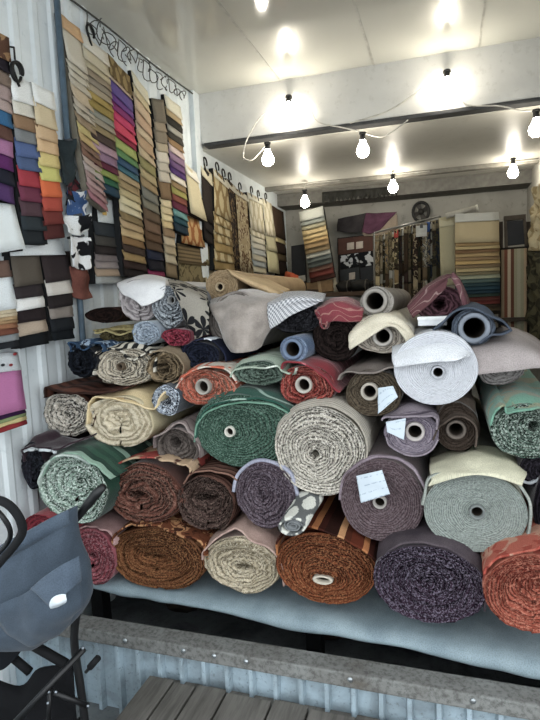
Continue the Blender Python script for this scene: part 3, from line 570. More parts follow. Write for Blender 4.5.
r = roll(222, 286, 16, 16, 2.22, 'tan upholstery roll with a tube, highest on the left of the pile', fab('plain', ('c2a67c', 'b0946c')), end_mat('a8906c', '8a7454', 'c4ae8a', .2), 9, core=5, d=.006, lump=.03, seed=80, mid=(221, 287), cmat='c2ae8c', L=1.2)
sheet('fabric_flap', [[(224, 271, 2.75), (246, 273, 2.75), (268, 279, 2.75), (290, 290, 2.75)], [(226, 270, 2.5), (244, 274, 2.5), (264, 281, 2.5), (288, 292, 2.5)], [(228, 271, 2.2), (244, 278, 2.2), (262, 285, 2.2), (280, 294, 2.2)], [(234, 276, 2.19), (248, 284, 2.19), (262, 290, 2.19), (278, 297, 2.19)]], fab('plain', ('d2b688', 'bfa276')), r, .006, .008, 9, 81)
r = roll(236, 322, 27, 30, 2.04, 'roll draped with crushed taupe velvet, beside the floral flap', velvet('9a9088', '857b74'), end_mat('8a817a', '625a54', 'a8a098', .15), 6, d=.012, lump=.05, seed=82)
sheet('velvet_drape', [[(212, 301, 2.3), (232, 293, 2.35), (256, 290, 2.35), (280, 291, 2.35), (288, 294, 2.35)], [(210, 306, 2.05), (230, 298, 2.05), (252, 295, 2.05), (274, 297, 2.05), (286, 301, 2.08)], [(214, 318, 1.98), (232, 314, 1.95), (250, 312, 1.95), (266, 314, 1.97), (278, 318, 2.0)], [(222, 336, 1.97), (236, 335, 1.93), (248, 334, 1.93), (260, 334, 1.95), (268, 334, 1.98)], [(230, 352, 1.965), (239, 353, 1.92), (248, 352, 1.92), (256, 350, 1.94), (262, 346, 1.96)]], fab('plain', ('aca198', '8f857d'), 1.6, .5), r, .007, .02, 11, 83)
r = roll(296, 316, 26, 17, 1.98, 'black fleece roll under a white and grey checked flap', velvet('2a2a2e', '1e1e22'), end_mat('222226', '101012', '4a4a50', .35, 200), 5, d=.016, lump=.06, seed=84)
sheet('checked_flap', [[(270, 297, 2.3), (288, 292, 2.35), (306, 291, 2.35), (326, 294, 2.35)], [(268, 304, 1.99), (286, 298, 1.97), (304, 296, 1.97), (324, 299, 1.98)], [(268, 317, 1.955), (282, 311, 1.945), (298, 305, 1.945), (318, 303, 1.955)], [(270, 329, 1.95), (279, 324, 1.94), (292, 315, 1.94), (312, 306, 1.95)]], fab('check', ('d2d2d4', '8a8c92'), 110), r, .006, .006, 10, 85)
r = roll(337, 338, 24, 24, 1.97, 'black-brown roll under a rose red embroidered flap', velvet('2e2220', '221816'), end_mat('2a201e', '16100e', '4a3e3a', .25), 6, d=.014, lump=.05, seed=86)
sheet('embroidered_flap', [[(316, 304, 2.2), (332, 299, 2.2), (348, 299, 2.2), (361, 304, 2.2)], [(315, 309, 2.0), (330, 303, 1.97), (348, 303, 1.97), (363, 309, 1.98)], [(316, 315, 1.95), (330, 311, 1.94), (346, 313, 1.93), (362, 317, 1.95)], [(322, 326, 1.94), (333, 321, 1.925), (347, 322, 1.92), (361, 322, 1.94)]], fab('swirl', ('8f4048', '7d343e', 'a27068'), 11, .2), r, .006, .016, 14, 87)
flap(r, [(316, 312), (319, 318), (321, 326), (325, 328), (328, 322)], 1.93, .05, fab('swirl', ('8f4048', '7d343e', 'a27068'), 11, .2), 'hanging_corner', seed=88)
r = roll(377, 302, 17, 15, 1.98, 'grey-beige roll with a wide open dark tube, on top of the cream roll', fab('plain', ('8f887e', '7a736a')), end_mat('a09a92', '7c766e', 'bab4ac', .2), 3, core=12.5, d=.004, lump=.03, seed=89, mid=(375, 301), cmat='9c968e', L=1.)
r = roll(383, 334, 28, 20, 1.90, 'cream roll with its flap pulled back from a grey tube, left of the silver roll', velvet('d6ccb4', 'c4baa2'), end_mat('a89e90', '6e665c', 'c4bcae', .2), 5, core=10, d=.01, lump=.06, seed=90, mid=(383, 336), cmat='aaa49c')
sheet('fabric_flap', [[(352, 326, 2.1), (366, 314, 2.2), (386, 310, 2.2), (402, 314, 2.2), (412, 328, 2.2)], [(350, 336, 1.9), (364, 322, 1.9), (384, 315, 1.9), (402, 320, 1.9), (413, 334, 1.92)], [(349, 346, 1.875), (362, 334, 1.865), (380, 326, 1.86), (398, 327, 1.86), (412, 342, 1.88)], [(350, 350, 1.87), (360, 344, 1.855), (374, 334, 1.85), (394, 328, 1.85), (410, 348, 1.87)]], fab('plain', ('ddd4be', 'cdc3ac')), r, .006, .012, 12, 91)
r = roll(473, 327, 22, 18, 1.88, 'slate blue roll with a wide tube and winged flap on the silver roll', fab('plain', ('565f6e', '4a525f')), end_mat('5c6674', '3e4652', '808a98', .15), 3, core=14.5, d=.006, lump=.04, seed=92, mid=(474, 328), cmat='848c98', L=1.)
flap(r, [(433, 330), (444, 322), (456, 312), (470, 308), (482, 311), (494, 317), (504, 322), (513, 330)], 1.85, .5, fab('plain', ('4e5866', '424b58')), seed=93, wave=.014)
flap(r, [(433, 331), (446, 335), (458, 337), (462, 342)], 1.85, .04, fab('plain', ('68727e', '58616e')), 'lower_flap', seed=94, wave=.01)
flap(r, [(512, 331), (502, 335), (490, 336), (480, 344)], 1.85, .04, fab('plain', ('565f6e', '4a525f')), 'lower_flap', seed=95, wave=.01)
r = roll(440, 304, 26, 18, 2.0, 'maroon embroidered roll folded into a peak above the silver roll', velvet('6a4448', '55363a'), end_mat('62404a', '341e24', '7d5a60', .15), 4, d=.01, lump=.05, seed=96, hole=6)
sheet('embroidered_flap', [[(410, 302, 2.25), (424, 289, 2.3), (440, 279, 2.3), (456, 276, 2.3)], [(408, 306, 2.0), (420, 292, 1.98), (436, 280, 1.97), (452, 274, 1.97)], [(410, 312, 1.965), (422, 301, 1.955), (436, 290, 1.95), (448, 279, 1.955)], [(413, 318, 1.96), (424, 309, 1.95), (434, 300, 1.945), (446, 288, 1.95)]], fab('swirl', ('6e474a', '5c393d', '917672'), 11), r, .007, .008, 12, 97)
sheet('embroidered_flap', [[(452, 274, 2.2), (460, 281, 2.2), (468, 298, 2.2), (474, 314, 2.2)], [(452, 273, 1.98), (458, 280, 1.97), (464, 296, 1.97), (471, 315, 1.98)], [(451, 277, 1.96), (456, 286, 1.95), (461, 300, 1.95), (467, 318, 1.96)]], fab('swirl', ('7a5054', '64404a', '917672'), 11), r, .007, .006, 12, 98)
# small folded roll lying on the copper striped roll
a = P(310, 497, 1.82); b = P(292, 527, 1.64)
r = thing('fabric_roll', 'small white and grey patterned remnant roll lying on the copper striped roll', 'fabric roll', b, 'upholstery fabric rolls stacked on the bench')
G = []
for i in range(12):
    t = i/11; c = b.lerp(a, t); row = []
    for k in range(49):
        q = -math.pi/2-k/48*2*math.pi*1.0; s = 1+.1*math.sin(2*q+t)
        row.append(c+Vector((math.cos(q)*.042*s, 0, math.sin(q)*.028*s)))
    G.append(row)
sheet_grid('rolled_fabric', G, fab('damask', ('d4d4ca', '6a6c6c'), 14), r, .007, .004, 14, 99)
G = []
for i in range(6):
    t = i/5*.7; c = b.lerp(a, t)+Vector((0, .006, 0)); row = []
    for k in range(60):
        q = k/59*2*math.pi*2.4; s = .82-.6*k/59
        row.append(c+Vector((math.cos(q)*.04*s, 0, math.sin(q)*.025*s)))
    G.append(row)
sheet_grid('inner_turns', G, fab('plain', ('8a8e90', '6a6e72')), r, .004, .002, 14, 100)
# white cardboard box lying behind the silver roll
t = thing('paper_box', 'flat white paper box wedged between the silver roll and the maroon roll', 'box', P(432, 328, 1.95))
a, b = P(418, 326, 1.95), P(447, 317, 1.95)
bm = bmesh.new(); box(bm, (a.x, 1.95, a.z), (b.x, 2.15, b.z), .003); bm_obj('carton', bm, plain('e2e6ea', .6), t)
bm = bmesh.new(); box(bm, (a.x-.002, 1.948, b.z-.008), (b.x+.002, 2.152, b.z+.003), .002); bm_obj('lid', bm, plain('eef0f2', .6), t)

# ------------------------------------------------------------------ sample hangers
def lerp2(A, B, C_, D, u, v):          # corners TL TR BL BR
    return (A.lerp(B, u)).lerp(C_.lerp(D, u), v)
def hanger(label, cs, nrm, cols, mat=None, hook=0, deep=.03, sway=.006, group='sample hangers along the left wall', name='sample_hanger', back='26282a', lip=.009, wsum=None, cat='fabric samples', thick=.003):
    """cs: four world corners (outer face); nrm: away from the wall; cols: (colour or material, weight) from the top"""
    A, B, D, E_ = cs; nrm = Vector(nrm)
    root = thing(name, label, cat, (D+E_)/2, group)
    tot = sum(w for c, w in cols); v = 0; rnd = random.Random(len(label))
    bm = bmesh.new(); q = [A, B, E_, D]; sh = [(p-nrm*.004) for p in q]
    hexa(bm, [sh[3], sh[2], sh[1], sh[0]]+[p-nrm*deep for p in (sh[3], sh[2], sh[1], sh[0])])
    bm_obj('backing_card', bm, plain(back, .9), root)
    for k, (c, w) in enumerate(cols):
        v0, v1 = v/tot, (v+w)/tot; v += w; va = max(0, v0-.25*w/tot); G = []
        sl, sr = rnd.uniform(-.012, .012)*(k > 0), rnd.uniform(-.012, .012)*(k > 0); dz = rnd.uniform(-.05, .05)*w/tot
        for i in range(5):
            f = i/4; row = []
            for j in range(5):
                u = j/4; p = lerp2(A, B, D, E_, u, va+(v1+dz*u-va)*f)
                wv = noise.noise(Vector((j*.8, k*2.3, i*.5)))*sway
                row.append(p+nrm*(lip*f**1.3*(1 if k < len(cols)-1 else .6)+wv+.0015)+(B-A)*((sl if u < .5 else sr)*abs(2*u-1)*f))
            G.append(row)
        m = c if not isinstance(c, str) else fab('plain', (c, c), 1.)
        sheet_grid('swatch', G, m, root, thick, .001, 20, k, swapuv=False)
    if hook:
        for u in ((.35,) if hook == 1 else (.25, .7)):
            p = A.lerp(B, u); bm = bmesh.new(); t = (B-A).normalized(); r = .028
            tube(bm, [p+nrm*.006+Vector((0, 0, -.03))]+[p+nrm*.006+Vector((0, 0, r*1.2))+t*(math.cos(a)*r)+Vector((0, 0, math.sin(a)*r)) for a in np.linspace(math.pi*1.15, -.6, 12)], .006, 8)
            bm_obj('hook', bm, plain('1b1c1e', .5, .3), root, True)
    return root
def W(px4, o0, o1):
    return [PX(*px4[0], XL+o0), PX(*px4[1], XL+o0), PX(*px4[2], XL+o1), PX(*px4[3], XL+o1)]
def cl(txt): 
    out = []
    for t in txt.split():
        c, _, w = t.partition(':'); out.append((c, float(w or 1)))
    return out
nx = (1, 0, 0)
gold = fab('damask', ('a08a58', '6e5a34'), 14); ogee = fab('damask', ('c9b98c', '9a8150'), 7); florg = fab('leaf', ('b8a47c', '7a5c3c', 'd2c29c'), 14)
dkfl = fab('leaf', ('2e2622', '8a7048', '4a3a2e'), 26); orng = fab('damask', ('c9a468', 'a2642e'), 9); brwv = fab('rib', ('857250', '5e4e34'), 40); crmd = fab('damask', ('ddd6be', 'c2b898'), 8); olvd = fab('leaf', ('8d7f58', '665a3c'), 20)
hanger('tall beige sample hanger with an orange-tan top swatch, nearest the wall pipe', W(((58, 12), (79, 29), (89, 198), (107, 212)), .03, .09), nx,
       cl('d9b283:2 cfc8b6:4.2 c9c1ae cbc3b0 c4bba8:1.2 c8b597:1.8 c5b9a5 bfb5a2 a38d70:1.3 c6b472:1.2 c2a66c:1.2 8a6c58 846250 b8a394 b9aaa2 a58a84 b39490 ab8484 a8747c'), back='837c6c')
hanger('sample hanger grading from cream through gold and mauve to green and navy', W(((80, 31), (107, 54), (95, 189), (119, 199)), .03, .08), nx,
       cl('dcd8ca:2 ccc2a6:1.6 c0b494 9f9079 9b9180 b0a288 b29a4e 9f8a42:1.3 98998c a59c88 9c8a62 564640:1.3 b393a0:1.3 957690:1.3 6a2a42 8d9c4a 2f6a4c 2a4a5c:1.3'), hook=1)
hanger('long sample hanger with purple, hot pink and lime swatches below a gold damask top', W(((107, 53), (129, 77), (124, 276), (146, 279)), .03, .09), nx,
       [(gold, 2.6), ('cbb49c', .5)]+cl('6e5a9c:1.6 7c4c98 983c7c cf3a6c:1.2 dc4464:1.3 9c2a48:.8 a5b05e:1.3 62905c 3a5c7a 40707e:.8 b29c74 a48e64 beae80 d6caa0 d0c4a0 8c7850 b89e74 c2a878 8c6c42 4c3c32 9c8252 3c2c28 2c2624'))
hanger('long sand to brown sample hanger ending in navy and plum swatches', W(((131, 70), (147, 92), (148, 276), (164, 277)), .03, .08), nx,
       cl('dcd6bc:1.5 d2c29a cfb595:1.4 caa98a:1.4 cdb898 bfa07c:1.3 c4b08c 97905c:1.2 b5a478 a58e66 7f7f74:1.2 84806e 6d5a45:1.2 7a604a:1.2 6a5038 5e4a36 2e3448 262630:1.2 90305a:.6'))
hanger('grey and beige sample hanger with a slipped dark top cover', W(((151, 98), (163, 100), (166, 276), (177, 279)), .03, .07), nx,
       cl('7d7566:2.6 9a8d78 8d8270:1.3 b5a88e d0c8b8:1.2 c0b8a8 c8bfae:1.2 8a7050:2 d8c8a0:.8 d5c498:.8 e0d0a0:.8 d8c08a:.8 9a8060 c5b598 b0a080 c0b498 8d7a5c:1.6'))
hanger('striped sample hanger with mauve, purple and teal swatches, beside the white corner trim', W(((164, 94), (180, 107), (174, 230), (188, 236)), .03, .07), nx,
       cl('dcd8c2:2 b5a078 3c3a34:1.2 a5a296 4a463e a08058 d5c0b8 9a7c98:1.2 7a5a88 5a3c78 e0d8c8 9a8058 a8a050 8d5040 6e2f45:1.2 6a9a98 2a5560 2a3f4c:1.2'))
hanger('plain cream sample sheet over the orange damask sample', W(((184, 162), (196, 173), (190, 213), (206, 222)), .035, .06), nx, cl('e4e0d2:1.2 d6caa4:4'))
hanger('orange and gold damask sample below the plain cream sheet', W(((180, 212), (202, 222), (181, 243), (204, 249)), .025, .04), nx, [(orng, 1)])
hanger('brown woven sample hanging below the orange damask sample', W(((177, 243), (204, 248), (179, 288), (205, 290)), .02, .035), nx, [(brwv, 1), (olvd, 1.2)])
hanger('black-brown sample strip with a cream header behind the gold ogee sample', W(((200, 162), (213, 176), (204, 240), (213, 246)), .03, .05), nx, cl('ddd4b4:1.2 3b332e:4 2e2826 332c28'), hook=1)
hanger('light khaki sample strip below the black-brown strip', W(((203, 243), (213, 247), (204, 287), (214, 288)), .02, .03), nx, [(olvd, 1), ('c4b48e', 1)])
hanger('pale gold ogee patterned sample with shingled lower swatches', W(((213, 168), (227, 182), (214, 270), (234, 272)), .04, .07), nx, [('e2deca', .9), (ogee, 4), (ogee, 1), (ogee, 1), (ogee, 1), (fab('plain', ('b0965c', '9c824c')), 1), (ogee, 1), (fab('plain', ('a48a54', '8e7644')), 1)], hook=2)
hanger('dark brown flecked sample strip next to the ogee sample', W(((226, 178), (235, 187), (233, 270), (240, 273)), .03, .05), nx, [('d8d2bc', .6), (dkfl, 6)], hook=1)
hanger('beige floral sample hanging right of the dark flecked strip', W(((235, 188), (247, 196), (240, 272), (253, 273)), .035, .055), nx, [('d8d2bc', .5), (florg, 6)], hook=1)
hanger('cream damask sample with many small tabbed swatches', W(((247, 192), (262, 200), (253, 272), (266, 274)), .04, .065), nx, [('e2deca', .8), (crmd, 4), (crmd, .8)]+cl('d6d0ba:.8 ccc8b8:.8 b8bcb8:.8 c4bea8:.8 a8b0b0:.8 c8c0a4:.8'), hook=2)
hanger('ivory sample sheet right of the tabbed cream sample', W(((262, 198), (271, 204), (268, 272), (279, 273)), .035, .06), nx, [(crmd, 3), ('c2bb98', 1.2), ('d0ca9e', 1.8)], hook=1)
hanger('dark brown sample strip with a yellow band, last on the left wall', W(((271, 205), (283, 212), (278, 275), (287, 276)), .03, .05), nx, cl('4e3c2e:4 c8b884:.7 44342a:1.5 6a5a3e 3e3028:2'))
# lower wall, nearer the street
hanger('multicoloured leather sample cards with blue and purple, leftmost on the wall', W(((-16, 24), (8, 38), (-12, 196), (13, 204)), .03, .06), nx,
       [(fab('leaf', ('6a4a38', 'b08a5e'), 20), 2.2)]+cl('332d36:1 8e7b6e:1.2 b09a96:1.2 b8a49e 35709c:1.2 6e4e44:1.2 b47aa6:1.3 6b2c70:1.2 2a2c3c:1.2 5c3c72:1.4'), group='leather sample cards on the left wall')
hanger('white leather sheet hanging under the purple sample cards', W(((-12, 200), (13, 205), (-8, 254), (24, 251)), .05, .08), nx, cl('e6eef0:1'), group='leather sample cards on the left wall', sway=.012)
hanger('white, brown and blue leather cards running down to charcoal', W(((9, 76), (32, 84), (22, 244), (46, 245)), .04, .07), nx,
       cl('eceeec:2.2 dcd8ca:1.2 9c7c5c:1.3 868a8c:1.2 5a70a0:1.4 54688f:1.2 b03a48:1.5 7c3a52:1.4 5c444c:1.4 363f44:1.3 2c3236:1.3'), hook=1, group='leather sample cards on the left wall')
hanger('cream, yellow and orange leather cards running down to maroon', W(((31, 82), (53, 93), (44, 240), (63, 238)), .045, .075), nx,
       cl('eceeea:1.8 d8c6a0:2 d4b48a:1.3 dcb98a:1.2 dcc87c:1.3 d0cc6c:1.4 e06c30:1.5 b84c3a:1.3 7e3832:1.3 5c2e2c:1.4'), group='leather sample cards on the left wall')
hanger('white leather sheet peeping out under the charcoal and maroon cards', W(((8, 238), (58, 236), (9, 256), (64, 254)), .03, .04), nx, cl('e4eaec:1'), group='leather sample cards on the left wall')
hanger('taupe, white and black leather cards hanging below the white sheet, left pair', W(((10, 255), (38, 253), (18, 349), (47, 343)), .03, .07), nx, cl('625a50:2.7 3b3437:1 e6e6e4:1 30272a:1 bca994:1.1 1f2327:1'), group='leather sample cards on the left wall')
hanger('brown-black and stone leather cards hanging below the white sheet, right pair', W(((40, 254), (69, 251), (52, 341), (73, 338)), .03, .07), nx, cl('3f3536:2.3 ccc6be:1 2f292a:1 8c837b:.8 262a2f:1 1e2328:.7'), group='leather sample cards on the left wall')
hanger('brown leather card at the left edge above the white one', W(((-14, 262), (11, 260), (-12, 279), (12, 277)), .02, .03), nx, cl('7a6054:1'), group='leather sample cards on the left wall')
hanger('white leather card over a fan of tan and brown edges at the left', W(((-18, 278), (13, 276), (-14, 352), (18, 346)), .03, .09), nx, cl('e0e8ec:5 c8ba9c:.5 d0c0a0:.5 b89c72:.5 a4845c:.5 9a6a48:.7 7a4a38:.9 8a9094:1 2c3036:.9'), group='leather sample cards on the left wall', lip=.006)
hanger('bright pink sample sheet over purple, green and red ones at the left', W(((-16, 372), (20, 367), (-10, 436), (26, 424)), .03, .09), nx, cl('c778ae:6 3c1c48:.6 8c9c6a:.5 d2c284:.5 9a2c32:.7'), group='leather sample cards on the left wall', lip=.006)
t = hanger('white card printed with small red and black marks above the pink sheet', W(((-14, 354), (17, 352), (-16, 374), (20, 370)), .025, .03), nx, cl('dfe6ea:1'), group='leather sample cards on the left wall')
for px, py, c in ((3, 365, '2a2e38'), (11, 365, 'a03038'), (15, 354, 'b03a40')):
    a = PX(px, py, XL+.05); bm = bmesh.new(); bmesh.ops.create_uvsphere(bm, u_segments=10, v_segments=6, radius=.008, matrix=Matrix.Translation(a)@Matrix.Diagonal((.25, 1.3, .7, 1))); bm_obj('printed_mark', bm, plain(c, .7), t, True)
hanger('charcoal, dark brown and mauve suede cards beside the cowhide scraps', W(((93, 221), (119, 226), (95, 284), (123, 283)), .03, .06), nx, cl('3c4247:1.7 4b4945:1.3 362f2e:1.1 7f7574:.9 958a87:.9 a8937c:1 a0a4a2:.9'), group='leather sample cards on the left wall')
hanger('white sheet with a yellow tag above the charcoal suede cards', W(((96, 196), (116, 200), (97, 222), (118, 225)), .02, .03), nx, cl('d6dcdc:1'), group='leather sample cards on the left wall')
a = PX(102, 203, XL+.06); t = thing('yellow_tag', 'small yellow tag hanging from a wire loop by the white sheet', 'tag', a)
bm = bmesh.new(); b = PX(104, 215, XL+.06); hexa(bm, [(XL+.058, a.y, b.z), (XL+.058, b.y+.02, b.z), (XL+.058, b.y+.02, a.z), (XL+.058, a.y, a.z), (XL+.063, a.y, b.z), (XL+.063, b.y+.02, b.z), (XL+.063, b.y+.02, a.z), (XL+.063, a.y, a.z)], .001); bm_obj('tag_card', bm, plain('e0b63a', .6), t)
bm = bmesh.new(); tube(bm, [a+Vector((0, .02+.03*math.cos(q/3), .02+.03*math.sin(q/3))) for q in range(20)], .0015, 6, False); bm_obj('wire_loop', bm, plain('3a3c3e', .5), t, True)
def scrap(label, grid, mat, seed, o=.06):
    t = thing('leather_scrap', label, 'leather scrap', PX(*grid[-1][len(grid[0])//2], XL+o), 'leather scraps by the wall pipe')
    G = dense([[PX(x, y, XL+o+.02*noise.noise(Vector((x*.3, y*.3, seed)))) for x, y in r] for r in grid], 7)
    sheet_grid('hide', G, mat, t, .005, .03, 13, seed)
    a = PX(*grid[0][1], XL+o); bm = bmesh.new(); tube(bm, [Vector((XL+.01, a.y, a.z)), Vector((XL+o+.02, a.y, a.z+.005))], .006, 8); bm_obj('peg', bm, plain('4a4c50', .5), t, True)
    return t
scrap('dark green-grey leather scrap with frayed edge on the wall pipe', [[(60, 139), (68, 141), (76, 139)], [(60, 155), (68, 158), (74, 156)], [(62, 170), (68, 178), (73, 172)], [(63, 182), (67, 186), (70, 184)]], fab('plain', ('39464a', '2a3438')), 1)
scrap('black and maroon leather scrap below the green-grey one', [[(66, 176), (72, 172), (78, 176)], [(66, 190), (74, 190), (82, 188)], [(67, 205), (76, 206), (86, 202)]], fab('cow', ('24262c', '6a2a34'), 20), 2, .055)
scrap('blue and white leather scrap above the cowhide', [[(69, 190), (78, 192), (86, 190)], [(69, 204), (79, 206), (89, 202)], [(72, 216), (80, 218), (88, 212)]], fab('cow', ('3f6296', 'dfe4ea'), 16), 3, .07)
scrap('white cowhide scrap with a scalloped dark edge', [[(67, 214), (78, 216), (89, 214)], [(64, 224), (76, 226), (90, 222)], [(65, 233), (78, 236), (90, 232)]], fab('cow', ('e2e6e8', '22242a'), 9), 4, .075)
scrap('black and white spotted cowhide scrap, lowest one', [[(70, 236), (80, 237), (89, 238)], [(68, 252), (80, 252), (92, 254)], [(70, 266), (82, 270), (92, 266)]], fab('cow', ('e6e8ea', '1e1f24'), 16), 5, .075)
scrap('reddish brown leather scrap under the spotted cowhide', [[(71, 266), (80, 268), (88, 264)], [(72, 284), (82, 284), (90, 282)], [(72, 297), (82, 300), (92, 298)]], fab('plain', ('845044', '6c3e34')), 6, .05)
# wire strung along the top of the left wall, with its tangled curls
t = thing('hanging_wire', 'dark tangled wire strung along the top of the left wall', 'wire', PX(130, 45, XL+.02))
bm = bmesh.new(); tube(bm, spline([PX(66, -4, XL+.02), PX(110, 29, XL+.03), PX(150, 62, XL+.025), PX(193, 94, XL+.03)], 10), .005, 6); bm_obj('main_wire', bm, plain('4b4c4a', .6), t, True)
rnd = random.Random(3)
for k in range(16):
    px = 90+6.2*k; py = 14+.745*(px-86)+rnd.uniform(2, 8); a = PX(px, py, XL+.03); r = rnd.uniform(.02, .045); ph = rnd.uniform(0, 6)
    bm = bmesh.new(); tube(bm, [a+Vector((.01*math.sin(q), r*math.cos(q*.5+ph)*(1+.02*q), r*1.1*math.sin(q*.5+ph)-.004*q)) for q in range(14)], .0028, 5); bm_obj('wire_curl', bm, plain('5a5b58', .6), t, True)
for px, py in ((16, 72),):
    a = PX(px, py, XL+.05); t = thing('wall_hook', 'round black ring hook above the white leather cards', 'hook', a); bm = bmesh.new()
    tube(bm, [a+Vector((0,   .026*math.cos(q/3), .034*math.sin(q/3))) for q in range(19)], .006, 8, False); bm_obj('ring', bm, plain('1a1b1d', .5), t, True)
    bm = bmesh.new(); tube(bm, [a+Vector((-.04, 0, .1)), a+Vector((0, 0, .09)), a+Vector((0, 0, .045))], .004, 6); bm_obj('stem', bm, plain('2a2b2d', .5), t, True)

# ------------------------------------------------------------------ inner room
def slab(bm, px4, Y, th, bev=0, Yb=None):
    """board seen through four px corners (TL TR BR BL), its front at depth Y"""
    f = [P(x, y, Y) for x, y in px4]; f = [f[3], f[2], f[1], f[0]]
    hexa(bm, f+[Vector((p.x, p.y+th, p.z)) for p in f], bev)
ctr = thing('storage_counter', 'low wooden counter along the back wall behind the pile', 'counter', (-.5, 5.45, 0))
zc = P(320, 293, 5.25).z
bm = bmesh.new(); box(bm, (XL+.02, 5.2, zc-.04), (-.55, YB-.01, zc), .004); bm_obj('counter_top', bm, plain('5e4a38', .8), ctr)
for x in (XL+.06, -.62):
    for y in (5.25, 5.66): bm = bmesh.new(); box(bm, (x-.03, y-.03, 0), (x+.03, y+.03, zc-.04)); bm_obj('leg', bm, plain('4a3c30', .8), ctr)
def LW(px4, Y): return [P(x, y, Y) for x, y in px4]
g2 = 'displays in the inner room'
hanger('leaning swatch stand grading from grey-green through tan to brick red, in the back left corner', LW(((299, 212), (323, 206), (311, 283), (335, 277)), 5.2), (0, -1, 0),
       cl('9a9c94:2.4 7a7f78:1 8f8a70:1 b5a070:1.2 c2aa74 b89a62 a2865a:1.2 8a7654:1.2 b0b0a4 6c7470 5a605c:1.2 7a5a4c 7c3e34:1.3 5c3a30'), deep=.05, group=g2, lip=.02)
t = thing('black_board', 'black panel leaning behind the swatch stand in the corner', 'board', P(297, 287, 5.45))
bm = bmesh.new(); slab(bm, ((291, 246), (304, 244), (306, 285), (292, 287)), 5.4, .06, .004); bm_obj('panel', bm, plain('24262a', .6), t)
bm = bmesh.new(); slab(bm, ((293, 277), (305, 275), (306, 281), (294, 283)), 5.385, .012, .002); bm_obj('paper_label', bm, plain('b4b0a4', .8), t)
for lb, q, c, n in (('brown cardboard box on the counter below the swatch stand', ((306, 283), (331, 279), (333, 291), (308, 294)), '9a7a52', 'cardboard_box'), ('dark brown box at the left end of the counter', ((292, 284), (305, 282), (306, 292), (293, 294)), '5a4a3a', 'cardboard_box')):
    t = thing(n, lb, 'box', P((q[2][0]+q[3][0])/2, q[2][1], 5.22), 'boxes on the counter'); bm = bmesh.new(); slab(bm, q, 5.21, .2, .004); bm_obj('carton', bm, plain(c, .85), t)
    m_ = [((q[0][0]*.56+q[1][0]*.44), q[0][1]*.56+q[1][1]*.44), ((q[0][0]*.44+q[1][0]*.56), q[0][1]*.44+q[1][1]*.56), ((q[3][0]*.44+q[2][0]*.56), q[3][1]*.44+q[2][1]*.56), ((q[3][0]*.56+q[2][0]*.44), q[3][1]*.56+q[2][1]*.44)]
    bm = bmesh.new(); slab(bm, m_, 5.207, .004); bm_obj('tape', bm, plain('b89a6c', .5), t)
t = thing('orange_cloth', 'crumpled orange cloth at the foot of the left wall', 'cloth', P(290, 288, 4.9))
G = dense([[P(284, 276, 5.0), P(289, 273, 5.0), P(295, 275, 5.0), P(299, 281, 5.0)], [P(284, 281, 4.9), P(289, 276, 4.88), P(295, 278, 4.88), P(300, 284, 4.9)], [P(284, 288, 4.86), P(290, 286, 4.84), P(296, 287, 4.84), P(302, 289, 4.86)]], 6)
sheet_grid('folds', G, fab('plain', ('c05a2c', 'a84820')), t, .006, .05, 22, 3)
tb = thing('low_table', 'low table carrying the orange cloth behind the tan roll', 'table', P(290, 290, 4.95)); zt2 = P(293, 289, 4.86).z-.01
bm = bmesh.new(); box(bm, (XL+.02, 4.75, zt2-.03), (-1.15, 5.12, zt2), .004); bm_obj('table_top', bm, plain('5a4a3c', .8), tb)
for x in (XL+.06, -1.19):
    for y in (4.79, 5.08): bm = bmesh.new(); box(bm, (x-.02, y-.02, 0), (x+.02, y+.02, zt2-.03)); bm_obj('leg', bm, plain('4a3c30', .8), tb)
# pale bottle and dark bundles on the counter
a = P(335, 292, 5.3); t = thing('pale_bottle', 'pale long-necked bottle on the counter by the patchwork board', 'bottle', (a.x, 5.3, zc))
bm = bmesh.new(); tube(bm, [(a.x, 5.3, zc), (a.x, 5.3, zc+.01), (a.x, 5.3, zc+.07), (a.x, 5.3, zc+.1), (a.x-.01, 5.3, zc+.17)], [.035, .042, .042, .018, .016], 16); bm_obj('body', bm, plain('a89e86', .4), t, True)
bm = bmesh.new(); tube(bm, [(a.x-.01, 5.3, zc+.17), (a.x-.012, 5.3, zc+.195)], .02, 14); bm_obj('cap', bm, plain('d8d2c0', .5), t, True)
for k, (px, w, c) in enumerate(((345, .1, '2a2826'), (362, .12, '30302e'), (378, .1, '262420'))):
    a = P(px, 292, 5.35); t = thing('dark_bundle', ('black cloth bundle on the counter right of the pale bottle', 'charcoal cloth bundle below the patchwork board', 'black-brown cloth bundle left of the sample rack')[k], 'bundle', (a.x, 5.35, zc), 'dark bundles on the counter')
    bm = bmesh.new(); bmesh.ops.create_uvsphere(bm, u_segments=28, v_segments=16, radius=1)
    for v in bm.verts:
        s_ = 1+.25*noise.noise(v.co*2+Vector((k*9, 0, 0))); v.co = Vector((a.x+v.co.x*w*s_, 5.35+v.co.y*.12*s_, zc+max(0, .05+v.co.z*.06*s_)))
    bm_obj('folds', bm, plain(c, .9), t, True)
    bm = bmesh.new(); tube(bm, [(a.x+w*.4, 5.35+.128*math.cos(q/4), zc+max(.002, .05+.062*math.sin(q/4))) for q in range(26)], .005, 6, False); bm_obj('string', bm, plain('6a655c', .8), t, True)
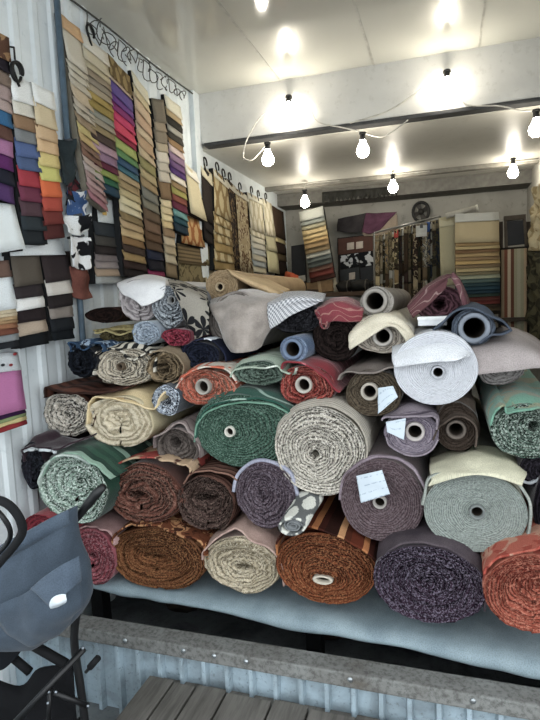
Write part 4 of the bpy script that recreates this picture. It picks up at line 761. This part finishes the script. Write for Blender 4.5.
# patchwork board
Yp = 5.68
t = thing('patchwork_board', 'board of brown, black and grey patches with small pale squares on the back wall', 'board', P(358, 285, Yp))
bm = bmesh.new(); slab(bm, ((337, 238), (379, 233), (381, 283), (339, 288)), Yp, .03, .003); bm_obj('backing', bm, plain('33302e', .9), t)
cow = fab('cow', ('22252a', 'c8ccd0'), 12)
for q, m_ in ((((338, 239), (378, 234), (378, 250), (338, 255)), plain('5e3a2c', .6)), (((340, 256), (358, 253), (359, 266), (341, 269)), cow), (((359, 253), (379, 250), (380, 264), (360, 267)), cow), (((340, 270), (359, 267), (360, 284), (341, 287)), plain('3a3f42', .6)), (((360, 268), (380, 265), (381, 281), (361, 284)), plain('30343a', .6))):
    bm = bmesh.new(); slab(bm, q, Yp-.012, .012, .003)
    me = bm_obj('patch', bm, m_, t); me.data.uv_layers.new(name='uv'); u = me.data.uv_layers['uv']
    for l in me.data.loops: v = me.data.vertices[l.vertex_index].co; u.data[l.index].uv = (v.x, v.z)
for q in (((347, 243), (354, 242), (354, 249), (347, 250)), ((356, 242), (363, 241), (363, 248), (356, 249)), ((349, 273), (355, 272), (355, 279), (349, 280))):
    bm = bmesh.new(); slab(bm, q, Yp-.02, .008, .002); bm_obj('pale_square', bm, plain('c9beb0', .8), t)
t = thing('draped_banner', 'dark grey and magenta cloth strung across the back wall above the patchwork board', 'banner', P(366, 230, Yp))
sheet('dark_half', [[(338, 219, Yp-.02), (352, 216, Yp-.03), (366, 213, Yp-.02)], [(337, 226, Yp-.03), (352, 225, Yp-.06), (364, 222, Yp-.04)], [(337, 231, Yp-.03), (350, 233, Yp-.06), (362, 232, Yp-.04)]], fab('plain', ('4a4648', '383538')), t, .005, .01, 9, 1)
sheet('magenta_half', [[(366, 213, Yp-.02), (380, 213, Yp-.03), (397, 212, Yp-.02)], [(364, 222, Yp-.04), (377, 221, Yp-.06), (390, 219, Yp-.04)], [(362, 232, Yp-.04), (370, 234, Yp-.06), (380, 230, Yp-.04)]], fab('plain', ('744a62', '5c3a4e')), t, .005, .01, 9, 2)
sheet('pale_edge', [[(362, 233, Yp-.03), (376, 230, Yp-.04), (397, 213, Yp-.03)], [(364, 236, Yp-.03), (380, 235, Yp-.04), (398, 228, Yp-.03)]], fab('plain', ('b0a08c', '9c8c7a')), t, .004, .006, 9, 3)
t = thing('torn_valance', 'dark torn strip of cloth hanging below the ceiling at the back', 'valance', P(358, 207, 5.4))
G = []
for k in range(90):
    px = 322+75*k/89; y0 = 193-.085*(px-322); hgt = 8+4*noise.noise(Vector((k*.35, 0, 0)))+2.5*math.sin(k*1.3)
    G.append([P(px, y0+hgt*f, 5.4-.01*math.sin(k*.5)) for f in (0, .25, .5, .75, 1)])
sheet_grid('torn_cloth', G, fab('plain', ('41413e', '35352f')), t, .004, .008, 14, 5)
a, b = P(322, 193, 5.42), P(397, 187, 5.42); bm = bmesh.new(); tube(bm, [a, b], .008, 8); bm_obj('rod', bm, plain('3a3a38', .6), t, True)
# round fixture
a = P(421, 212, 5.69); t = thing('round_wall_fixture', 'dark round fan-like fixture on the back wall above the sample rack', 'fixture', (a.x, 5.7, a.z))
bm = bmesh.new(); tube(bm, [(a.x+.075*math.cos(q*math.pi/12), 5.67, a.z+.09*math.sin(q*math.pi/12)) for q in range(25)], .014, 8, False); bm_obj('rim', bm, plain('2a2a28', .5), t, True)
bm = bmesh.new(); tube(bm, [(a.x, 5.64, a.z), (a.x, 5.735, a.z)], .026, 16); bm_obj('hub', bm, plain('34332f', .5), t, True)
for k in range(4):
    c_, s_ = math.cos(k*math.pi/2+.4), math.sin(k*math.pi/2+.4); bm = bmesh.new()
    v = [bm.verts.new((a.x+c_*r_*.9-s_*w_, 5.67+dy, a.z+s_*r_+c_*w_)) for r_, w_, dy in ((.02, -.012, .008), (.075, -.03, .012), (.075, .03, -.012), (.02, .012, -.008))]
    f = bm.faces.new(v); r_ = bmesh.ops.extrude_face_region(bm, geom=[f]); bmesh.ops.translate(bm, vec=(0, .004, 0), verts=[e for e in r_['geom'] if isinstance(e, bmesh.types.BMVert)]); bm_obj('blade', bm, plain('4a4844', .5), t)
# packed rack of narrow samples
Yk = 4.85
rk = thing('sample_rack', 'metal rack on which the narrow samples hang packed side by side', 'rack', (-.3, Yk+.1, 0))
a, b = P(374, 233, Yk+.1), P(440, 216, Yk+.1)
bm = bmesh.new(); tube(bm, [a, b], .009, 10); bm_obj('rail', bm, plain('8a8a86', .4, .5, .6), rk, True)
for p in (a, b): bm = bmesh.new(); tube(bm, [(p.x, Yk+.1, 0), p], .011, 10); bm_obj('post', bm, plain('6a6a66', .4, .5, .6), rk, True)
ordn = 'first second third fourth fifth sixth seventh eighth ninth tenth eleventh twelfth thirteenth fourteenth fifteenth sixteenth seventeenth eighteenth nineteenth twentieth'.split()
rs = [('olive brown', '6a5c40'), ('beige', 'a09070'), ('dark olive', '4c442e'), ('tan', '9a8258'), ('khaki', '7c6e4e'), ('cream', 'c4b184'), ('red-topped dark', '43372a'), ('black-brown', '2c2620'), ('pale grey', 'a8a494'), ('dark brown', '4a3a2a'), ('mottled brown', '6c5c44'), ('moss', '565038'), ('chocolate', '40302a'), ('deep green', '33352a'), ('umber', '55432f'), ('taupe', '80745e'), ('blue-marked', '3a4250'), ('white-edged', 'b4b0a2'), ('charcoal', '34322e'), ('drab green', '5c5844')]
rnd = random.Random(11)
for k, (nm, c) in enumerate(rs):
    px = 377+k*3.15; top = 236-1.0*k if k < 12 else 226-.75*(k-11); bot = 300+rnd.uniform(-10, 6); w = 3.3+rnd.uniform(-.4, .9)
    if nm == 'cream': bot = 270; w = 6
    m_ = fab('leaf', (c, rs[(k*7+3) % 20][1], rs[(k*5+1) % 20][1]), 15+3*(k % 4))
    y_ = Yk+.035*(k % 3)-(.03 if nm == 'cream' else 0)
    top_c = 'c0453c' if nm[:3] == 'red' else '3f62a0' if nm[:4] == 'blue' else ('d4d2c6' if k % 3 == 2 or nm[:5] == 'white' else '8c8064')
    hanger(nm+' sample strip in the packed rack, '+ordn[k]+' from its left end', LW(((px-w/2, top), (px+w/2+.6, top-.5), (px-w/2+.6, bot), (px+w/2+1.2, bot)), y_), (0, -1, 0), [(top_c, .9), (m_, 3+rnd.random()*3), (rs[(k*3+5) % 20][1], 1.5), (m_, 2)], deep=.025, group='narrow samples packed on the rack', lip=.006, sway=.003)
bm = bmesh.new(); slab(bm, ((416, 226), (427, 225), (427, 236), (416, 237)), Yk-.05, .004, .001); cd_ = bm_obj('white_card', bm, plain('c8c8c0', .7), rk)
bm = bmesh.new(); slab(bm, ((420, 224), (423, 224), (423, 228), (420, 228)), Yk-.056, .16, .001); bm_obj('clip', bm, plain('4a4a48', .4), cd_)
hanger('plain cream sample panel between the packed rack and the big swatch board', LW(((439, 218), (456, 215), (441, 286), (457, 285)), 4.75), (0, -1, 0), cl('cfc7a4:1 bfb691:5 b3aa86:1'), group=g2)
hanger('big waterfall swatch board running from cream stripes to teal and dark red', LW(((455, 214), (499, 212), (456, 316), (500, 314)), 4.6), (0, -1, 0),
       cl('c9c9c0:2.2 c8b68c:5.2 a88c5c:.9 c2ac78:.9 8c6c48:.9 b89c68 a0845c:.9 c8a868 907a58:.9 bca878 8a8060:.9 a8ac90 5c706a 3c5458:.9 33505c 2c4450:.9 405048:.9 6c3c34 7a3a34:.9 4a3c30:.9 5c4c38:.9 3c3428'), deep=.06, group=g2, lip=.02)
t = thing('rolled_tube', 'pale tube lying slanted on top of the big swatch board', 'tube', P(464, 212, 4.66)); bm = bmesh.new(); tube(bm, [P(446, 216, 4.66), P(477, 208, 4.66)], .022, 14); bm_obj('tube_wall', bm, plain('b8b4a6', .7), t, True)
bm = bmesh.new(); tube(bm, [P(476, 208.2, 4.66), P(478, 207.7, 4.66)], .025, 14); bm_obj('end_cap', bm, plain('e0dccc', .6), t, True)
t = thing('striped_board', 'board covered in vertical tan, brown and grey striped cloth', 'board', P(514, 345, 4.65))
G = [[P(501+26*u, 250-2*u+100*v, 4.62) for v in np.linspace(0, 1, 8)] for u in np.linspace(0, 1, 12)]
sheet_grid('striped_cloth', G, fab('sv', ('8c7a5e', '7a4a36', 'b8a68a', '6e4634', '9c9678', 'a8a288', '9c9678', 'b49a78', '7c4c38', 'b8a082'), 4.35), t, .01, .003, 9, 0)
bm = bmesh.new(); slab(bm, ((500.5, 248), (527.5, 246), (527.5, 350), (500.5, 352)), 4.63, .03); bm_obj('board', bm, plain('2c2822', .8), t)
t = thing('framed_panel', 'black panel in a wooden frame above the striped board', 'panel', P(515, 249, 4.68))
fq = ((504, 216), (526, 214), (528, 246), (505, 248)); bm = bmesh.new(); slab(bm, ((507, 221), (523, 220), (525, 244), (507, 246)), 4.69, .02); bm_obj('black_panel', bm, plain('1f2022', .5), t)
for q in (((504, 216), (526, 214), (526, 219), (504, 221)), ((504, 221), (507, 221), (508, 248), (505, 248)), ((523, 219), (526, 219), (528, 246), (525, 246))): bm = bmesh.new(); slab(bm, q, 4.68, .03, .003); bm_obj('frame_bar', bm, plain('5a5042', .7), t)
# stands that carry the boards
st = thing('display_stand', 'plain stand carrying the swatch board and the striped board', 'stand', (.25, 4.8, 0)); zs = P(478, 318, 4.66).z
bm = bmesh.new(); box(bm, (P(454, 316, 4.6).x, 4.55, zs-.03), (P(530, 330, 4.7).x, 4.62, zs)); bm_obj('ledge', bm, plain('4a4036', .8), st)
for px in (457, 500, 527):
    x = P(px, 300, 4.75).x; bm = bmesh.new(); box(bm, (x-.015, 4.7, 0), (x+.015, 4.73, P(px, 222, 4.72).z)); bm_obj('post', bm, plain('4a4036', .8), st)
# cloths hanging on the right wall
for lb, q, c, sd in (('cream ruffled cloth hanging high on the right wall', ((534, 188), (541, 186), (549, 182), (528, 250), (534, 251), (550, 250)), ('c2b48e', 'a08e64'), 4), ('dark green-brown cloth hanging low on the right wall', ((527, 250), (535, 250), (550, 250), (528, 350), (536, 352), (552, 354)), ('5c5840', '3c3a2c'), 6)):
    t = thing('hanging_cloth', lb, 'cloth', P(q[4][0], q[4][1], 4.35), 'cloths on the right wall')
    G = dense([[P(q[0][0], q[0][1], 4.55), P(q[1][0], q[1][1], 4.4), P(q[2][0], q[2][1], 4.2)], [P((q[0][0]+q[3][0])/2, (q[0][1]+q[3][1])/2, 4.54), P((q[1][0]+q[4][0])/2, (q[1][1]+q[4][1])/2, 4.36), P((q[2][0]+q[5][0])/2, (q[2][1]+q[5][1])/2, 4.2)], [P(q[3][0], q[3][1], 4.55), P(q[4][0], q[4][1], 4.37), P(q[5][0], q[5][1], 4.2)]], 12)
    sheet_grid('folds', G, fab('leaf', c, 14), t, .006, .06, 13, sd)
    a = P(q[1][0], q[1][1]+2, 4.4); bm = bmesh.new(); tube(bm, [a, (XR, 4.4, a.z)], .008, 8); bm_obj('peg', bm, plain('4a4a48', .5), t, True)

# ------------------------------------------------------------------ pushchair at the lower left
sv = thing('pushchair', 'pushchair with slate grey fabric and black tubular frame, cut by the left edge', 'pushchair', (-.95, 1.15, 0))
slate = fab('plain', ('4c5a69', '43505e'), 1.5, .1, .8, .15); slate2 = fab('plain', ('546373', '4a5868'), 1.5, .1, .8, .15); blk = plain('17181b', .45, .4); foam = plain('1d1e21', .8, .2)
def loft(name, rows, mat, Yc, dp, n=28, pw=.6, seed=0):
    """soft bag: rows of (left px,py, right px,py, depth factor); front bulges towards the viewer"""
    G = []
    rr = spline([Vector((a, b, d)) for a, b, c, d_, d in rows], 5); r2_ = spline([Vector((c, d_, 0)) for a, b, c, d_, d in rows], 5)
    for p, q in zip(rr, r2_):
        row = []
        for k in range(n+1):
            th_ = 2*math.pi*k/n; cx_ = -math.cos(th_); u = .5+.5*math.copysign(abs(cx_)**pw, cx_); sy = math.copysign(abs(math.sin(th_))**.75, math.sin(th_))
            row.append(P(p.x+(q.x-p.x)*u, p.y+(q.y-p.y)*u, Yc)+Vector((0, -sy*dp*p.z, 0)))
        G.append(row)
    return sheet_grid(name, G, mat, sv, .004, .014, 9, seed)
bag = loft('seat_fabric', [(-34, 566, 72, 508, .45), (-32, 580, 73, 522, .6), (-30, 592, 75, 538, .8), (-28, 610, 79, 562, .95), (-22, 626, 82, 588, 1.), (-8, 634, 82, 604, .95), (14, 641, 72, 622, .7), (34, 645, 52, 638, .25)], slate, 1.16, .10, seed=3)
G = []
for k in range(26):
    u = k/25; p = P(-34+107*u, 566-59*u, 1.16); q = P(-33+107*u, 578-58*u, 1.16); row = []
    for t in np.linspace(0, 1, 9):
        e = abs(2*u-1)**3; row.append(p.lerp(q, t)+Vector((0, -(.062+.018*math.sin(math.pi*t))*(1-.75*e), 0)))
    G.append(row)
sheet_grid('padded_rim', G, slate2, sv, .012, .002, 12, 5)
pk = sheet('pocket', [[(-4, 606, 1.03), (32, 590, 1.02), (64, 572, 1.03), (80, 563, 1.06)], [(-4, 620, 1.03), (34, 606, 1.005), (64, 594, 1.01), (82, 586, 1.05)], [(6, 634, 1.05), (34, 630, 1.02), (60, 618, 1.02), (81, 603, 1.06)], [(18, 641, 1.09), (36, 643, 1.07), (58, 632, 1.07), (76, 614, 1.1)]], slate, sv, .006, .012, 13, 6)
sheet('pocket_flap', [[(30, 589, 1.0), (48, 575, .995), (64, 564, 1.0), (79, 556, 1.03)], [(38, 594, .985), (52, 588, .98), (66, 578, .985), (80, 568, 1.02)], [(50, 605, .985), (58, 600, .98), (70, 590, .985), (80, 580, 1.02)]], slate2, pk, .006, .006, 12, 7)
tis = thing('tissue_pack', 'white tissue pack sticking out of the pushchair pocket', 'tissue', P(56, 606, .985))
sheet('wrapper', [[(52, 600, .985), (58, 597, .978), (66, 594, .985)], [(51, 605, .982), (58, 602, .97), (66, 599, .982)], [(51, 607, .99), (58, 606, .985), (65, 603, .99)]], plain('d8e2ea', .5), tis, .008, .006, 22, 8)
bm = bmesh.new(); tube(bm, spline([P(-8, 499, .93), P(4, 502, .93), P(14, 510, .94), P(21, 522, .95), P(22, 533, .96), P(14, 546, .97), P(2, 560, .98), P(-8, 572, .98)], 6), .010, 12); bm_obj('foam_handle', bm, foam, sv, True)
bm = bmesh.new(); tube(bm, spline([P(-10, 505, .96), P(2, 516, .96), P(10, 530, .97), P(8, 542, .98), P(-4, 556, .99)], 6), .006, 10); bm_obj('handle_tube', bm, blk, sv, True)
bm = bmesh.new(); tube(bm, [P(104, 486, 1.22), P(96, 494, 1.215), P(74, 522, 1.2), P(66, 545, 1.2)], [.010, .014, .0095, .009], 10); ph_ = bm_obj('push_arm', bm, blk, sv, True)
bm = bmesh.new(); tube(bm, spline([P(82, 575, 1.2), P(80, 600, 1.2), P(75, 625, 1.2), P(75, 650, 1.2), P(81, 690, 1.2), P(86, 730, 1.2)], 5), .0115, 10); bm_obj('frame_leg', bm, blk, sv, True)
def bar(name, a, b, r=.007, mat=None): bm = bmesh.new(); tube(bm, [a, b], r, 10); return bm_obj(name, bm, mat or blk, sv, True)
bar('side_bar', P(84, 649, 1.16), P(10, 728, 1.04), .0085); bar('cross_bar', P(54, 692, 1.12), P(88, 706, 1.17), .008); bar('cross_bar', P(50, 690, 1.12), P(48, 730, 1.12), .006); bar('cross_bar', P(24, 640, 1.2), P(66, 664, 1.2), .014, foam); bar('cross_bar', P(10, 655, 1.25), P(30, 672, 1.25), .013, foam)
lv = bar('brake_lever', P(86, 672, 1.18), P(91, 666, 1.18), .005); bm = bmesh.new(); tube(bm, [P(90, 667, 1.18), P(98, 658, 1.18)], .0095, 10); bm_obj('lever_grip', bm, foam, lv, True)
for px, py in ((49, 692), (56, 692), (48, 703), (72, 661), (88, 706), (83, 648)):
    p = P(px, py, 1.1 if px < 60 else 1.155); bm = bmesh.new(); bmesh.ops.create_uvsphere(bm, u_segments=10, v_segments=6, radius=.0042, matrix=Matrix.Translation(p)); bm_obj('rivet', bm, plain('9aa4ae', .3, .5, .8), sv, True)
sheet('basket', [[(-10, 676, 1.2), (20, 686, 1.2), (42, 668, 1.2), (72, 664, 1.2)], [(-10, 700, 1.18), (20, 702, 1.16), (44, 694, 1.16), (74, 690, 1.18)], [(-10, 740, 1.2), (20, 740, 1.18), (46, 735, 1.18), (76, 730, 1.2)]], fab('plain', ('1b1c20', '141518')), sv, .005, .012, 10, 9)
sheet('seat_underside', [[(-12, 618, 1.22), (6, 636, 1.22), (22, 646, 1.22)], [(-12, 650, 1.22), (4, 654, 1.22), (17, 656, 1.22)], [(-12, 672, 1.22), (2, 670, 1.22), (10, 664, 1.22)]], fab('plain', ('1d2027', '15181d')), sv, .006, .012, 10, 10)
pf = P(86, 730, 1.2)
for x, y in ((pf.x-.02, 1.2), (pf.x-.4, 1.2), (pf.x-.06, .74), (pf.x-.36, .74)):
    bm = bmesh.new(); tube(bm, [(x, y+.082*math.cos(q*math.pi/14), .095+.082*math.sin(q*math.pi/14)) for q in range(29)], .013, 8, False); wl = bm_obj('wheel', bm, foam, sv, True)
    bm = bmesh.new(); tube(bm, [(x-.015, y, .095), (x+.015, y, .095)], .06, 20); bm_obj('hub', bm, plain('3a3d42', .5), wl, True)
    bar('wheel_strut', Vector((x, y, .1)), Vector((x, max(y, .9), pf.z+.03)), .009)
bar('axle', Vector((pf.x-.4, 1.2, .095)), Vector((pf.x-.02, 1.2, .095)), .007); bar('side_bar', Vector((pf.x-.36, .74, .1)), Vector((pf.x-.4, 1.2, pf.z)), .008)
